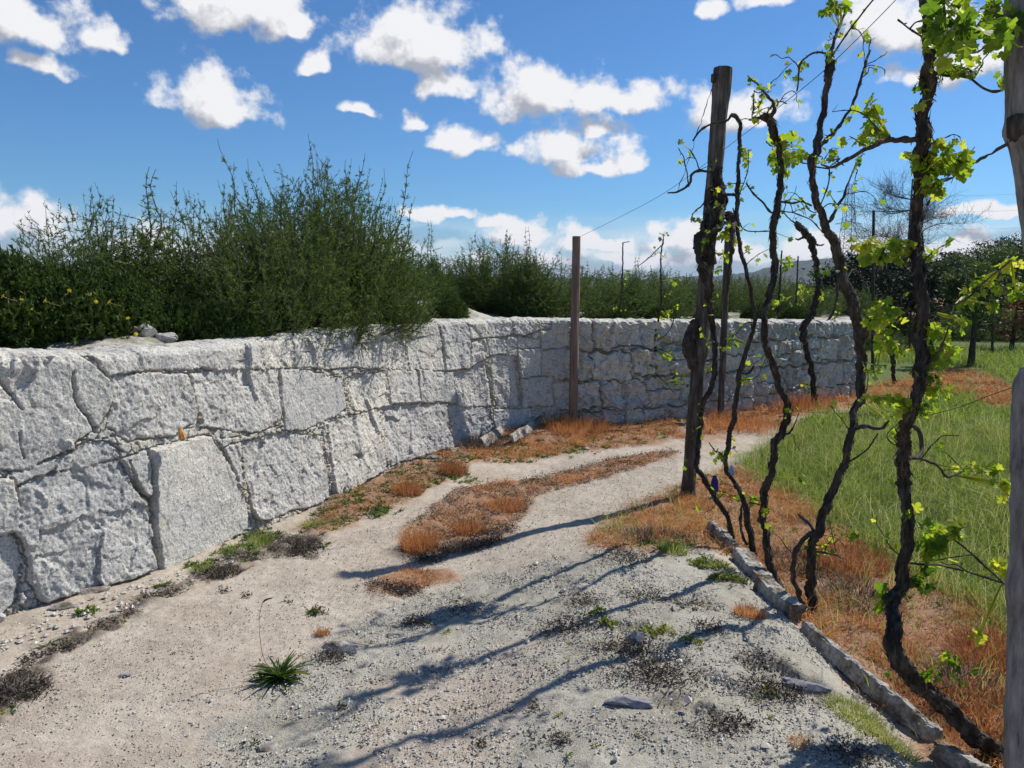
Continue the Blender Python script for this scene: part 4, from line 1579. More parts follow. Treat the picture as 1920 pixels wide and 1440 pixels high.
def leaning_trunk():
    Y0 = 2.45
    base = at(2080, 1500, Y0)
    base[2] = float(zg(base[0], base[1]))
    root = empty('pale_trunk', base, 'pale grey leaning trunk with a dark knot in the upper right corner', 'post', 'vine posts')
    tr = [(2080, 1500, 80), (2030, 900, 74), (1978, 600, 68), (1955, 430, 66), (1936, 300, 64), (1927, 235, 66), (1921, 150, 60), (1919, 0, 58), (1918, -150, 56)]
    P = []
    for t in tr:
        q = at(t[0], t[1], Y0)
        P.append((*q, t[2] / 2 / F * Y0))
    P[0] = (*base[:2], base[2] - .03, P[0][3])
    C = spline(np.array(P), .015)
    zk = at(1900, 240, Y0)[2]
    C[:, 3] *= 1 + .20 * np.exp(-((C[:, 2] - zk) / .03) ** 2)
    mb = MB()
    tube(mb, C[:, :3], C[:, 3], 50, .10, 31, freq=.6, grain=.12, twist=.3)
    mb.build('trunk', M_GRAYPOST, root, base, smooth=True)
    kn = MB()
    q = at(1897, 240, Y0)
    tube(kn, np.array([q + (.03, -.01, .05), q + (0.006, -.02, .02), q + (0.004, -.02, -.02), q + (.04, -.01, -.05)]), np.array([.012, .030, .028, .010]), 10, .45, 7)
    kn.build('knot', M_BARK, root, base, smooth=True)


leaning_trunk()

# vines -----------------------------------------------------------------
make_vine('vine twisting up round the tall leaning wooden post', (1375, 1025),
          [(1375, 1025, 11), (1366, 975, 10), (1339, 931, 10), (1320, 897, 10), (1307, 871, 11), (1312, 815, 10), (1316, 766, 10), (1331, 733, 10), (1339, 702, 10), (1340, 650, 11), (1334, 600, 13), (1330, 560, 15), (1322, 505, 28), (1321, 468, 42), (1331, 432, 36), (1342, 402, 44), (1345, 372, 34), (1345, 340, 26), (1349, 312, 12)],
          [[(1330, 321, 6), (1312, 320, 6), (1296, 329, 7), (1293, 344, 6), (1272, 359, 5), (1252, 362, 3)], [(1326, 376, 4), (1308, 392, 3.5), (1299, 402, 3), (1296, 416, 3)],
           [(1355, 370, 8), (1370, 364, 7), (1384, 368, 6)], [(1357, 400, 12), (1372, 404, 14), (1374, 425, 14), (1372, 470, 10), (1366, 520, 10), (1362, 560, 8)], [(1292, 350, 3), (1283, 300, 2.5), (1272, 278, 2)], [(1312, 320, 3), (1305, 300, 2.5), (1293, 280, 2.5)],
           [(1318, 470, 12), (1308, 452, 10), (1306, 446, 8)],
           [(1350, 345, 10), (1330, 360, 12), (1326, 385, 13), (1348, 402, 12), (1352, 425, 12), (1330, 440, 13), (1308, 462, 14), (1312, 490, 12), (1332, 510, 11), (1328, 545, 9)],
           [(1336, 350, 8), (1358, 368, 10), (1360, 385, 10), (1335, 405, 11), (1318, 420, 11), (1325, 450, 10), (1338, 475, 9)], [(1372, 425, 9), (1378, 405, 6), (1374, 390, 3)], [(1360, 400, 7), (1367, 420, 8), (1357, 440, 6), (1353, 455, 3)]],
          [(1273, 268, 5, 8, 4, 14), (1365, 440, 16, 22, 16, 17, .8), (1356, 480, 12, 12, 8, 14, .6), (1312, 436, 6, 6, 3, 15, .7), (1299, 414, 4, 5, 3, 10), (1346, 505, 8, 8, 4, 12, .5), (1330, 640, 8, 10, 5, 11)], seed=41, twigs=22, shag=1.2)
# burl on the post
bl = MB()
P_ = [at(1304, 600, gM[1] - .02), at(1291, 640, gM[1] - .05), at(1297, 670, gM[1] - .03), at(1306, 700, gM[1])]
tube(bl, spline(np.array([(*p, r) for p, r in zip(P_, (.024, .036, .042, .022))]), .012)[:, :3], spline(np.array([(*p, r) for p, r in zip(P_, (.024, .036, .042, .022))]), .012)[:, 3], 16, .65, 12, freq=2)
bl.build('burl', M_BARK, PM, gM, smooth=True)

make_vine('slender vine with a hooked head just right of the tall leaning post', (1412, 1050),
          [(1412, 1050, 18), (1409, 1010, 16), (1402, 980, 15), (1395, 939, 13), (1380, 909, 11), (1362, 880, 11), (1363, 845, 11), (1376, 777, 12), (1384, 721, 12), (1391, 685, 11), (1408, 632, 9), (1416, 590, 8), (1406, 540, 8), (1398, 500, 8), (1388, 470, 9), (1384, 431, 9), (1382, 375, 10), (1385, 319, 8), (1387, 262, 8), (1388, 235, 9), (1380, 219, 11), (1370, 214, 9)],
          [[(1372, 214, 7), (1360, 228, 5), (1345, 231, 5), (1333, 232, 5), (1312, 246, 5), (1299, 264, 4)], [(1391, 700, 6), (1405, 698, 6), (1414, 687, 5)], [(1394, 940, 6), (1388, 965, 7), (1391, 1000, 7), (1402, 1022, 7)],
           [(1387, 415, 4), (1392, 428, 3), (1410, 434, 3), (1446, 433, 3)], [(1383, 372, 3), (1392, 350, 2.5), (1402, 320, 2), (1404, 280, 2)], [(1362, 870, 4), (1352, 850, 3), (1340, 845, 3), (1330, 830, 2.5)]],
          [(1400, 295, 6, 30, 12, 14, .8), (1392, 710, 14, 10, 8, 14, .6), (1345, 850, 18, 14, 10, 14, .5), (1410, 935, 14, 12, 8, 14, .5), (1480, 445, 5, 5, 2, 12), (1372, 640, 10, 18, 7, 12, .5)], seed=42, twigs=14)
make_vine('vine with a crooked shaggy head and a leaf tuft, third from the tall post', (1462, 1105),
          [(1462, 1105, 22), (1447, 1070, 19), (1437, 1022, 18), (1435, 985, 18), (1430, 954, 18), (1436, 916, 17), (1447, 882, 16), (1455, 834, 16), (1470, 800, 16), (1477, 770, 17), (1462, 725, 15), (1448, 680, 14), (1433, 635, 14), (1434, 590, 14), (1444, 545, 15), (1453, 504, 15), (1450, 450, 15), (1452, 405, 17), (1461, 375, 14), (1464, 326, 12), (1459, 281, 12), (1450, 240, 16), (1442, 224, 20), (1428, 219, 14)],
          [[(1442, 224, 12), (1451, 210, 9), (1449, 192, 8), (1438, 180, 6), (1425, 163, 4), (1410, 150, 3), (1402, 142, 2.5)], [(1430, 219, 8), (1415, 225, 5), (1404, 225, 3)], [(1410, 222, 3), (1413, 200, 2.5), (1414, 170, 2.5)],
           [(1468, 379, 6), (1485, 381, 5), (1505, 378, 5), (1522, 386, 5)], [(1447, 400, 5), (1430, 380, 4.5), (1412, 362, 4), (1400, 344, 4)], [(1463, 395, 3), (1490, 400, 3), (1520, 412, 3), (1537, 430, 3)],
           [(1470, 815, 6), (1483, 808, 5), (1490, 795, 3), (1498, 775, 2)], [(1451, 190, 4), (1462, 190, 3), (1475, 194, 3)], [(1436, 950, 5), (1420, 945, 4), (1405, 942, 3)], [(1464, 300, 3), (1485, 303, 3), (1515, 307, 3)]],
          [(1478, 285, 34, 36, 26, 30, .55), (1460, 262, 12, 12, 6, 20, .8), (1408, 150, 8, 8, 4, 14, .6), (1413, 190, 5, 22, 8, 10, .5), (1475, 490, 12, 14, 8, 16, .6), (1500, 900, 14, 12, 6, 14, .4), (1415, 222, 8, 5, 4, 13, .8), (1461, 400, 6, 8, 4, 10)], seed=43, twigs=20, shag=.8)
make_vine('tall forked vine with a knot high on its stem, fourth from the tall post', (1527, 1157),
          [(1527, 1157, 24), (1522, 1110, 22), (1520, 1060, 21), (1527, 1010, 21), (1540, 975, 21), (1560, 925, 20), (1577, 885, 19), (1590, 845, 19), (1598, 800, 18), (1606, 765, 19), (1614, 732, 22), (1615, 665, 23), (1611, 620, 27), (1600, 571, 28), (1583, 526, 24), (1570, 477, 23), (1556, 437, 20), (1537, 401, 17), (1526, 356, 16), (1522, 319, 16), (1532, 280, 18), (1539, 225, 14), (1551, 165, 14), (1555, 127, 22), (1558, 95, 12)],
          [[(1535, 278, 11), (1567, 244, 8), (1590, 211, 7), (1605, 180, 7), (1616, 142, 6), (1624, 115, 6), (1631, 95, 5)], [(1558, 95, 8), (1570, 60, 7), (1580, 35, 5), (1592, 5, 4)], [(1560, 105, 5), (1580, 75, 4), (1605, 40, 4), (1645, -10, 4)],
           [(1552, 100, 5), (1535, 98, 5), (1512, 106, 4), (1500, 122, 4), (1497, 150, 4), (1494, 171, 3)], [(1554, 418, 9), (1567, 394, 8), (1582, 365, 6), (1594, 335, 4), (1606, 305, 3.5), (1618, 288, 3)], [(1556, 313, 4), (1554, 340, 3.5), (1547, 365, 3), (1538, 384, 3)],
           [(1605, 804, 12), (1622, 799, 10), (1650, 804, 8), (1667, 789, 5)], [(1592, 866, 5), (1612, 853, 4.5), (1630, 838, 4), (1646, 812, 3)],
           [(1522, 996, 12), (1508, 1010, 12), (1493, 1032, 13), (1487, 1060, 13), (1490, 1090, 13), (1502, 1127, 14), (1520, 1155, 14)], [(1526, 1005, 8), (1520, 985, 9), (1508, 974, 8), (1496, 964, 6)], [(1528, 1035, 6), (1550, 1037, 5), (1570, 1041, 5), (1576, 1047, 3)], [(1568, 1038, 3), (1560, 1000, 2), (1555, 975, 2)], [(1590, 520, 4), (1600, 505, 4), (1616, 520, 3)]],
          [(1568, 15, 26, 16, 18, 24, .6), (1590, 50, 12, 16, 6, 14, .7), (1500, 122, 9, 7, 4, 16, .6), (1496, 150, 8, 12, 4, 14, .7), (1530, 300, 8, 8, 4, 14, .8), (1610, 302, 6, 8, 4, 14), (1670, 785, 14, 12, 6, 16, .6), (1590, 1000, 14, 12, 5, 22, .6), (1560, 330, 5, 10, 3, 11)], seed=44, twigs=26)
make_vine('thick dark vine trunk lying along the ground then rising, nearest the camera', (1886, 1420),
          [(1886, 1420, 40), (1856, 1397, 42), (1807, 1361, 42), (1762, 1318, 42), (1725, 1283, 42), (1690, 1248, 42), (1673, 1205, 38), (1675, 1162, 32), (1682, 1110, 30), (1692, 1065, 29), (1703, 1024, 27), (1703, 982, 24), (1698, 940, 24), (1697, 909, 26), (1694, 871, 30), (1693, 834, 30), (1699, 796, 30), (1714, 759, 26), (1723, 721, 24), (1727, 665, 28), (1727, 620, 30), (1728, 571, 28), (1725, 515, 26), (1719, 450, 25), (1720, 394, 22), (1723, 337, 22), (1725, 300, 26), (1728, 262, 32), (1736, 215, 25), (1738, 187, 26), (1738, 150, 32), (1741, 122, 26), (1743, 75, 24), (1741, 37, 22), (1735, 0, 22), (1732, -60, 20)],
          [[(1722, 260, 15), (1690, 262, 13), (1657, 264, 12), (1631, 277, 11), (1594, 296, 9), (1560, 313, 7), (1540, 309, 4)], [(1708, 796, 10), (1724, 812, 11), (1730, 837, 11), (1722, 856, 10), (1704, 860, 10)], [(1720, 858, 8), (1755, 871, 6), (1775, 893, 7), (1800, 886, 5), (1812, 876, 3)],
           [(1736, 75, 5), (1715, 60, 5), (1700, 50, 4), (1684, 37, 5)], [(1748, 70, 6), (1765, 88, 6), (1790, 99, 7), (1808, 92, 7), (1826, 72, 6), (1850, 48, 5), (1870, 20, 4)], [(1745, 135, 8), (1775, 142, 7), (1805, 143, 6), (1835, 158, 6), (1862, 172, 6), (1890, 165, 5)],
           [(1735, 300, 8), (1755, 345, 7), (1740, 385, 7)], [(1722, 1058, 6), (1760, 1060, 5), (1800, 1068, 6), (1850, 1083, 6), (1900, 1100, 6)], [(1785, 1008, 4), (1810, 1028, 5), (1840, 1055, 5), (1880, 1092, 6)], [(1720, 420, 8), (1714, 450, 10), (1707, 470, 5)],
           [(1712, 480, 5), (1690, 486, 3), (1655, 484, 3), (1615, 478, 3)], [(1710, 560, 3), (1690, 600, 5), (1660, 640, 4), (1640, 620, 3)], [(1730, 240, 3), (1718, 225, 3), (1717, 205, 2)],
           [(1728, 600, 6), (1765, 580, 5), (1810, 562, 5), (1850, 525, 4), (1895, 488, 3)], [(1724, 700, 5), (1745, 680, 4), (1765, 650, 4), (1780, 610, 3)]],
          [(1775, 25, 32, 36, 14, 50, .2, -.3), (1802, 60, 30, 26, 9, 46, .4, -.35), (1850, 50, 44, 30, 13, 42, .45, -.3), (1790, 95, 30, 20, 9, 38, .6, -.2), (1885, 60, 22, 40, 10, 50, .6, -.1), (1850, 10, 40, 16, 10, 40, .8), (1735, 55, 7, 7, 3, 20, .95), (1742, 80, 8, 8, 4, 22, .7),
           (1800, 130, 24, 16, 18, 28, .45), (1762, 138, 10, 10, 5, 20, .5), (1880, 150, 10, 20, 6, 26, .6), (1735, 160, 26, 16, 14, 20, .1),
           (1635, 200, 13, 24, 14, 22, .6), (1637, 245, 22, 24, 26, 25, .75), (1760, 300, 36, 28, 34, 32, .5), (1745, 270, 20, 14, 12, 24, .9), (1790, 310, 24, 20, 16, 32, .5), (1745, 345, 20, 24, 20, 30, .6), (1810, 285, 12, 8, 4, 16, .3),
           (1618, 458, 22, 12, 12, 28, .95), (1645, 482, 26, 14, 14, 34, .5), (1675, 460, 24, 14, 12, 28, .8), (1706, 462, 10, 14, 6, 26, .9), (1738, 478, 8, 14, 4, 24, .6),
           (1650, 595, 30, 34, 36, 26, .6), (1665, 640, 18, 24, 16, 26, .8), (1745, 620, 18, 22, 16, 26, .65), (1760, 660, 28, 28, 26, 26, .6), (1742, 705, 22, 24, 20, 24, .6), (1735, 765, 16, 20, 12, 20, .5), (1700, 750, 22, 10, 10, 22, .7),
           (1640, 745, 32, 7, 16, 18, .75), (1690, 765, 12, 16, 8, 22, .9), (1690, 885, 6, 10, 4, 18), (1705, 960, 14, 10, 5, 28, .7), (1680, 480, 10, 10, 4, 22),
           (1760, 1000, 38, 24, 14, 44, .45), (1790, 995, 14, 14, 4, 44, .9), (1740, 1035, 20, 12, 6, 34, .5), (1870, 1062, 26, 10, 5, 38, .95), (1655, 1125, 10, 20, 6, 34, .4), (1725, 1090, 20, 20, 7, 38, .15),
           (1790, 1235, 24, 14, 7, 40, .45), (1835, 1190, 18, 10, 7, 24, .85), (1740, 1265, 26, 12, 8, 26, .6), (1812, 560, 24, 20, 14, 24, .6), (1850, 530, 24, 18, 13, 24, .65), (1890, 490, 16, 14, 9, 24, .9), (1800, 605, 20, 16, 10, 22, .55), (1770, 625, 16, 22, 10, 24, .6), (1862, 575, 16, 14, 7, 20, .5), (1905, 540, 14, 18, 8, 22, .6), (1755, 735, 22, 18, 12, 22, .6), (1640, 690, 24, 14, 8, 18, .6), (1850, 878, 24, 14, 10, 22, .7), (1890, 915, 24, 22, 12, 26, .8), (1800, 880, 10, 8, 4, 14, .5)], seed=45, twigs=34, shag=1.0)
make_vine('shaggy headed vine before the far end of the wall', (1528, 768),
          [(1528, 768, 13), (1526, 730, 12), (1521, 687, 12), (1510, 650, 11), (1506, 614, 15), (1522, 590, 13), (1534, 545, 12), (1530, 496, 12), (1520, 451, 15), (1505, 432, 17), (1492, 418, 10)],
          [[(1515, 440, 6), (1500, 448, 5), (1492, 448, 3)], [(1520, 450, 5), (1535, 460, 4), (1545, 458, 3)], [(1500, 425, 4), (1480, 410, 3), (1465, 395, 3)]],
          [(1510, 545, 14, 14, 12, 13, .5), (1540, 550, 12, 10, 6, 12, .7), (1536, 510, 14, 9, 10, 14, .1), (1515, 725, 18, 16, 10, 12, .6)], seed=46, twigs=8, leafy=.45, shag=1.5)
make_vine('thin vine stem leaning left, seen against the far wall', (1512, 722), [(1512, 722, 5), (1502, 690, 4), (1492, 660, 4), (1489, 601, 4), (1494, 540, 3.5), (1496, 480, 3)], [[(1492, 640, 2.5), (1480, 620, 2), (1475, 600, 2)]], [(1500, 560, 8, 12, 5, 10, .6)], seed=47, twigs=4, leafy=.45, wander=.03)
make_vine('thin crooked vine before the very end of the wall', (1563, 742), [(1563, 742, 7), (1555, 705, 6), (1547, 680, 6), (1545, 620, 6), (1562, 585, 5), (1570, 550, 5), (1568, 500, 4)], [[(1550, 610, 3), (1560, 600, 3), (1575, 590, 2)]], [(1552, 655, 8, 12, 7, 11, .6), (1575, 745, 16, 10, 12, 13, .8)], seed=48, twigs=5, leafy=.45, wander=.03)
make_vine('thin vine stem behind the third vine of the row', (1454, 712), [(1454, 712, 6), (1455, 665, 6), (1459, 590, 5), (1463, 520, 5), (1466, 470, 3)], [], [(1468, 560, 6, 10, 4, 10, .5)], seed=49, twigs=4, leafy=.45, wander=.03)
make_vine('short dark vine stump in orange grass right of the fourth vine', (1676, 720), [(1676, 720, 9), (1675, 690, 9), (1672, 664, 12), (1660, 652, 12), (1655, 640, 8)], [[(1670, 660, 5), (1690, 655, 4), (1715, 660, 3)], [(1660, 650, 4), (1645, 640, 4), (1630, 615, 3)]], [(1690, 660, 18, 8, 8, 13, .5)], seed=50, twigs=6, leafy=.45, wander=.02)
make_vine('young climbing vine with pale leaves nearest the tall post, on the shaded wall', (1204, 791), [(1204, 791, 5), (1203, 765, 5), (1203, 745, 4), (1225, 713, 4.5), (1231, 677, 4.5), (1227, 633, 4), (1239, 575, 4), (1239, 487, 3), (1244, 446, 3)], [[(1240, 460, 2.5), (1215, 485, 2), (1195, 500, 2)], [(1230, 640, 2.5), (1255, 620, 2), (1275, 560, 2)], [(1228, 700, 2.5), (1250, 720, 2), (1262, 735, 2)]],
          [(1243, 440, 8, 7, 5, 11, .6), (1250, 590, 10, 14, 8, 12, .7), (1215, 690, 16, 14, 12, 13, .5), (1245, 660, 14, 12, 10, 12, .6), (1217, 645, 8, 8, 4, 11, .6), (1270, 715, 22, 18, 10, 11, .4), (1262, 525, 10, 8, 5, 11, .6)], seed=51, twigs=14, leafy=.45, wander=.02)
make_vine('thin bare vine stem on the shaded wall right of the brown round post', (1136, 776), [(1136, 776, 6), (1140, 745, 5), (1152, 715, 5), (1166, 686, 5), (1171, 648, 4.5), (1159, 604, 4), (1166, 540, 3), (1168, 455, 2.5)], [[(1166, 686, 3), (1180, 684, 3), (1195, 676, 2)], [(1168, 455, 2), (1180, 453, 1.5)]], [(1153, 578, 5, 4, 3, 9, .8)], seed=52, twigs=5, leafy=.45, wander=.02)


# ------------------------------------------------------------------ wires
def wire(name, label, pts, r=.0016, group='trellis wires', sag=0, cat='wire', mat=None, wobble=0.0, seg=5):
    P = np.array([at(*p) for p in pts])
    C = spline(P, .04)
    if wobble:
        C = C + np.stack([gnoise(np.arange(len(C)) * .6, np.full(len(C), j * 5.), 5) for j in range(3)], 1) * wobble
    mb = MB()
    tube(mb, C, np.full(len(C), r) * (1 + (.9 * (np.sin(np.arange(len(C)) * 1.3) > .2) if wobble else 0)), seg)
    o = mb.build(name, mat or M_WIRE, origin=tuple(float(c) for c in P[0]))
    tag(o, label, cat, group)
    return o


wire('trellis_wire', 'thin wire running from the brown round post up to the near vines', [(1081, 447, 8.95), (1160, 408, 7.9), (1250, 359, 6.5), (1375, 267, 5.1), (1455, 205, 4.4), (1545, 132, 3.9), (1660, 20, 3.45), (1760, -90, 3.1)], .0018)
wire('tie_wire', 'twisted thin wire hanging from the top of the tall leaning post', [(1341, 150, 5.85), (1322, 205, 5.85), (1308, 245, 5.8), (1296, 285, 5.8), (1283, 325, 5.8), (1268, 362, 5.8)], .0018, wobble=.012)
wire('twisted_wire', 'thick twisted wire at the right trunk knot, dark against the sky', [(1897, 262, 2.44), (1860, 288, 2.55), (1832, 302, 2.7), (1780, 335, 3.0), (1738, 352, 3.35)], .0030, wobble=.006)
wire('low_wire', 'straight low wire crossing the meadow behind the right edge post', [(1912, 722, 2.35), (1860, 740, 2.8), (1790, 766, 3.6), (1715, 785, 4.5)], .0016)
wire('cross_wire', 'thin pale wire strung between vines low before the meadow', [(1390, 768, 6.2), (1500, 772, 5.2), (1620, 778, 4.3), (1715, 785, 3.6)], .0012)

# ------------------------------------------------------------------ kerb beams
def beam(label, a, b, w, h, seed, tilt=0.0, lift=0.05, mat=None, name='kerb_beam', cat='kerb stone', group='long narrow stone beams edging the vine row', taper=1.0):
    A, B = ground(*a), ground(*b)
    for q in (A, B):
        q[2] = q[2] + lift
    g = (A + B) / 2
    n = 90
    t = np.linspace(0, 1, n)
    L = np.linalg.norm(B - A)
    P = A[None] * (1 - t[:, None]) + B[None] * t[:, None]
    D = (B - A) / L
    side = np.cross(D, (0, 0, 1))
    side /= np.linalg.norm(side)
    up = np.cross(side, D)
    c, s = math.cos(tilt), math.sin(tilt)
    S2, U2 = side * c + up * s, up * c - side * s
    prof = []
    m = 7
    for (x0, y0, x1, y1) in ((-1, -1, 1, -1), (1, -1, 1, 1), (1, 1, -1, 1), (-1, 1, -1, -1)):
        for k in range(m):
            u = k / m
            prof.append((x0 + (x1 - x0) * u, y0 + (y1 - y0) * u))
    prof = np.array(prof)
    # ease the corners
    r = np.abs(prof).min(1)
    prof = prof * (1 - .07 * (r > .8))[:, None]
    K = len(prof)
    ww = w / 2 * (1 + .10 * gnoise(t * 7, t * 0, seed)) * (1 + (taper - 1) * t)
    hh = h / 2 * (1 + .16 * gnoise(t * 7, t * 0 + 5, seed))
    V = P[:, None] + prof[None, :, 0:1] * ww[:, None, None] * S2 + prof[None, :, 1:2] * hh[:, None, None] * U2
    TT, KK = np.meshgrid(t * L * 25, np.arange(K), indexing='ij')
    V = V + (fbm(TT, KK * .7, seed + 2, 3, .6) * .006)[:, :, None] * (prof[None, :, 0:1] * S2 + prof[None, :, 1:2] * U2)
    # ragged ends
    for e, sg in ((0, -1), (n - 1, 1)):
        V[e] += D * sg * (.02 * gnoise(prof[:, 0] * 1.3 + seed, prof[:, 1] * 1.3, seed))[:, None]
    V[:, :, 0] += (.012 * np.sin(t * 3 + seed))[:, None]
    mb = MB()
    idx = np.arange(n * K).reshape(n, K)
    f = np.stack([idx[:-1], idx[1:], np.roll(idx[1:], -1, 1), np.roll(idx[:-1], -1, 1)], -1).reshape(-1, 4)
    mb.add(V.reshape(-1, 3), f)
    for e in (0, n - 1):
        mb.add(np.vstack([V[e], V[e].mean(0)]), [(i, (i + 1) % K, K) for i in range(K)])
    o = mb.build(name, mat or M_STONE, origin=tuple(float(q) for q in g))
    tag(o, label, cat, group)
    return o


beam('broken pale stone piece at the far end of the kerb line', (1330, 1000), (1376, 1042), .06, .06, 1, .3, .05)
beam('short flat kerb stone second from the far end of the line', (1384, 1052), (1436, 1104), .10, .07, 2, .15, .045)
beam('thick kerb beam with squared near end beside the two stemmed vine', (1428, 1112), (1492, 1168), .085, .10, 3, .12, .045)
beam('longest narrow kerb beam pointing at the lying vine trunk', (1512, 1190), (1750, 1400), .046, .07, 4, .35, .034, taper=.8)
beam('last kerb piece half buried at the bottom right', (1766, 1418), (1850, 1475), .06, .06, 5, .3, .025)
beam('thin stone slab leaning on the mound at the wall bend, upper one', (905, 842), (982, 788), .03, .10, 6, .5, .06, name='leaning_slab', cat='stone slab', group='slabs leaning at the wall bend')
beam('thin stone slab at the wall bend, lower right one', (958, 835), (1030, 792), .03, .09, 7, .5, .07, name='leaning_slab', cat='stone slab', group='slabs leaning at the wall bend')


# ------------------------------------------------------------------ rocks
def rock(label, px, py, sx, sy, sz, seed, mat=None, name='rock', cat='rock', group=None, sink=.3, rz=0, hh=0.0):
    g = ground(px, py)
    nu, nv = 26, 16
    u = np.linspace(0, 2 * math.pi, nu, endpoint=False)
    v = np.linspace(0, math.pi, nv)
    U, V = np.meshgrid(u, v, indexing='ij')
    X, Y, Z = np.cos(U) * np.sin(V), np.sin(U) * np.sin(V), np.cos(V)
    r = 1 + .22 * gnoise(X * 1.7 + seed, Y * 1.7 + Z * 1.3, seed) + .08 * gnoise(X * 5 + seed, Y * 5 + Z * 4, seed + 1)
    # flatten against a few random planes: broken stone
    rs = np.random.default_rng(seed)
    P = np.stack([X * r, Y * r, Z * r], -1)
    for _ in range(9):
        nn = rs.normal(size=3)
        nn /= np.linalg.norm(nn)
        d = P @ nn
        P = P - nn * np.clip(d - rs.uniform(.62, .85), 0, None)[..., None]
    P = P * np.array((sx, sy, sz))
    c, s = math.cos(rz), math.sin(rz)
    P = np.stack([P[..., 0] * c - P[..., 1] * s, P[..., 0] * s + P[..., 1] * c, P[..., 2]], -1)
    P = P + g + np.array((0, 0, sz * (1 - 2 * sink) + hh))
    idx = np.arange(nu * nv).reshape(nu, nv)
    f = np.stack([idx[:, :-1], np.roll(idx, -1, 0)[:, :-1], np.roll(idx, -1, 0)[:, 1:], idx[:, 1:]], -1).reshape(-1, 4)
    mb = MB()
    mb.add(P.reshape(-1, 3), f)
    o = mb.build(name, mat or M_STONE, origin=tuple(float(q) for q in g), smooth=False)
    tag(o, label, cat, group)
    return o


rock('dark round stone beside the hollow in the gravel', 1190, 1205, .045, .04, .04, 11, M_DARKSTONE)
rock('flat bluish slab in the shadow near the long kerb beam', 1512, 1292, .10, .045, .022, 12, M_DARKSTONE, rz=-.5)
rock('dark elongated stone in a shadow at the bottom centre right', 1180, 1322, .09, .035, .025, 13, M_DARKSTONE, rz=-.1)
rock('small white stone at the foot of the orange mound', 1100, 843, .035, .03, .022, 14)
rock('pale flat stone half sunk right of the rosette plant', 650, 1218, .11, .07, .03, 15, M_STONE, sink=.35)
rock('small beige stone at the bottom left of centre', 500, 1402, .04, .03, .015, 16, sink=.45)
rock('pale flat stone right of the large sunken stone', 745, 1190, .05, .03, .014, 17, M_STONE, sink=.45)
rock('long thin pale stone lying against the wall foot left', 175, 1110, .10, .03, .02, 18, rz=.5, name='rock')
rock('tan wedge stone standing in the gap at the lower left of the wall', 62, 1128, .035, .03, .07, 19, sink=.1)
rock('flat dark stone flake on the sandy lane left', 235, 1268, .025, .015, .008, 20, M_DARKSTONE)
rock('pale stone flake at the wall foot below the big rough block', 120, 1140, .07, .03, .02, 22, rz=.4)
rock('small angular stone under the wall corner at the bottom left', 20, 1150, .04, .03, .03, 23)
rock('dark stone under the wall at the middle by the orange tuft', 812, 862, .06, .04, .04, 24, M_DARKSTONE)
rock('dark thin stone flake right of the rosette plant', 650, 1320, .02, .01, .006, 25, M_DARKSTONE)
rock('pale grey rubble lump among weeds above the left wall', 275, 590, .28, .2, .12, 26, M_PEBBLE, hh=0) if False else None
rb = MB()
# pale rubble above the wall (one lump)
def terr_rock(label, px, Y, sx, sy, sz, seed):
    p = on_terrace(px, Y)
    o = rock(label, 700, 1100, sx, sy, sz, seed, M_GRANITE, sink=.3)
    o.location = ((px - 960) / F * Y, Y, p[2])


terr_rock('pale rubble lump among weeds above the left part of the wall', 262, 5.12, .13, .08, .055, 27)
terr_rock('smaller pale rubble lump right of the larger one above the wall', 305, 5.2, .09, .06, .045, 28)
terr_rock('pale stone on the bare bank at the wall bend', 850, 8.2, .16, .1, .07, 29)

# orange stain on the wall: a chip of rust coloured stone wedged in the joint
s_, z_ = wall_sz(331, 812)
x_, y_, _ = wall_at(s_)
oo = MB()
q = np.array((x_ + .04, y_ - .02, z_))
tube(oo, np.array([q + (0, 0, -.03), q + (-.005, 0, 0), q + (-.012, 0, .035)]), np.array([.02, .016, .009]), 7, .25, 3)
M_ORANGE = rough_mat('rust_stone', [(.3, (.42, .17, .05)), (.7, (.68, .34, .12))], 40, 3)
tag(oo.build('wedge_stone', M_ORANGE), 'small bright orange wedge stone stuck in a wall joint', 'stone')


# ------------------------------------------------------------------ blue bag and scrap
def crumple(label, px, py, w, h, colr, seed, name, lift):
    g = ground(px, py)
    nu, nv = 18, 22
    u = np.linspace(0, 2 * math.pi, nu, endpoint=False)
    v = np.linspace(0, 1, nv)
    U, V = np.meshgrid(u, v, indexing='ij')
    R = w * np.sin(np.clip(V * .93 + .05, 0, 1) * math.pi) ** .6 * (1 + .45 * gnoise(np.cos(U) * 2 + seed, V * 6 + np.sin(U) * 2, seed))
    P = np.stack([R * np.cos(U), R * np.sin(U) * .5, lift + V * h + .01 * gnoise(U * 2, V * 7, seed + 2)], -1) + g
    idx = np.arange(nu * nv).reshape(nu, nv)
    f = np.stack([idx[:, :-1], np.roll(idx, -1, 0)[:, :-1], np.roll(idx, -1, 0)[:, 1:], idx[:, 1:]], -1).reshape(-1, 4)
    mb = MB()
    mb.add(P.reshape(-1, 3), f)
    m, nt, b = mat_new(name)
    b.inputs['Base Color'].default_value = (*colr, 1)
    b.inputs['Roughness'].default_value = .4
    nzf = noise(nt, obco(nt), 60, 3)
    nt.links.new(mix(nt, nzf, tuple(c * .7 for c in colr), colr), b.inputs['Base Color'])
    o = mb.build(name, m, origin=tuple(float(q) for q in g))
    tag(o, label, name.replace('_', ' '))


crumple('crumpled dark blue plastic bag among vines right of the tall post', 1339, 935, .028, .16, (.02, .03, .22), 5, 'plastic_bag', .02)
crumple('small pale blue plastic scrap caught by the second vine', 1371, 905, .022, .09, (.25, .45, .75), 6, 'plastic_scrap', .05)


# ------------------------------------------------------------------ dry grass, meadow, weeds
def stuff(mb, name, mat):
    o = mb.build(name, mat)
    tag(o, kind='stuff')
    return o


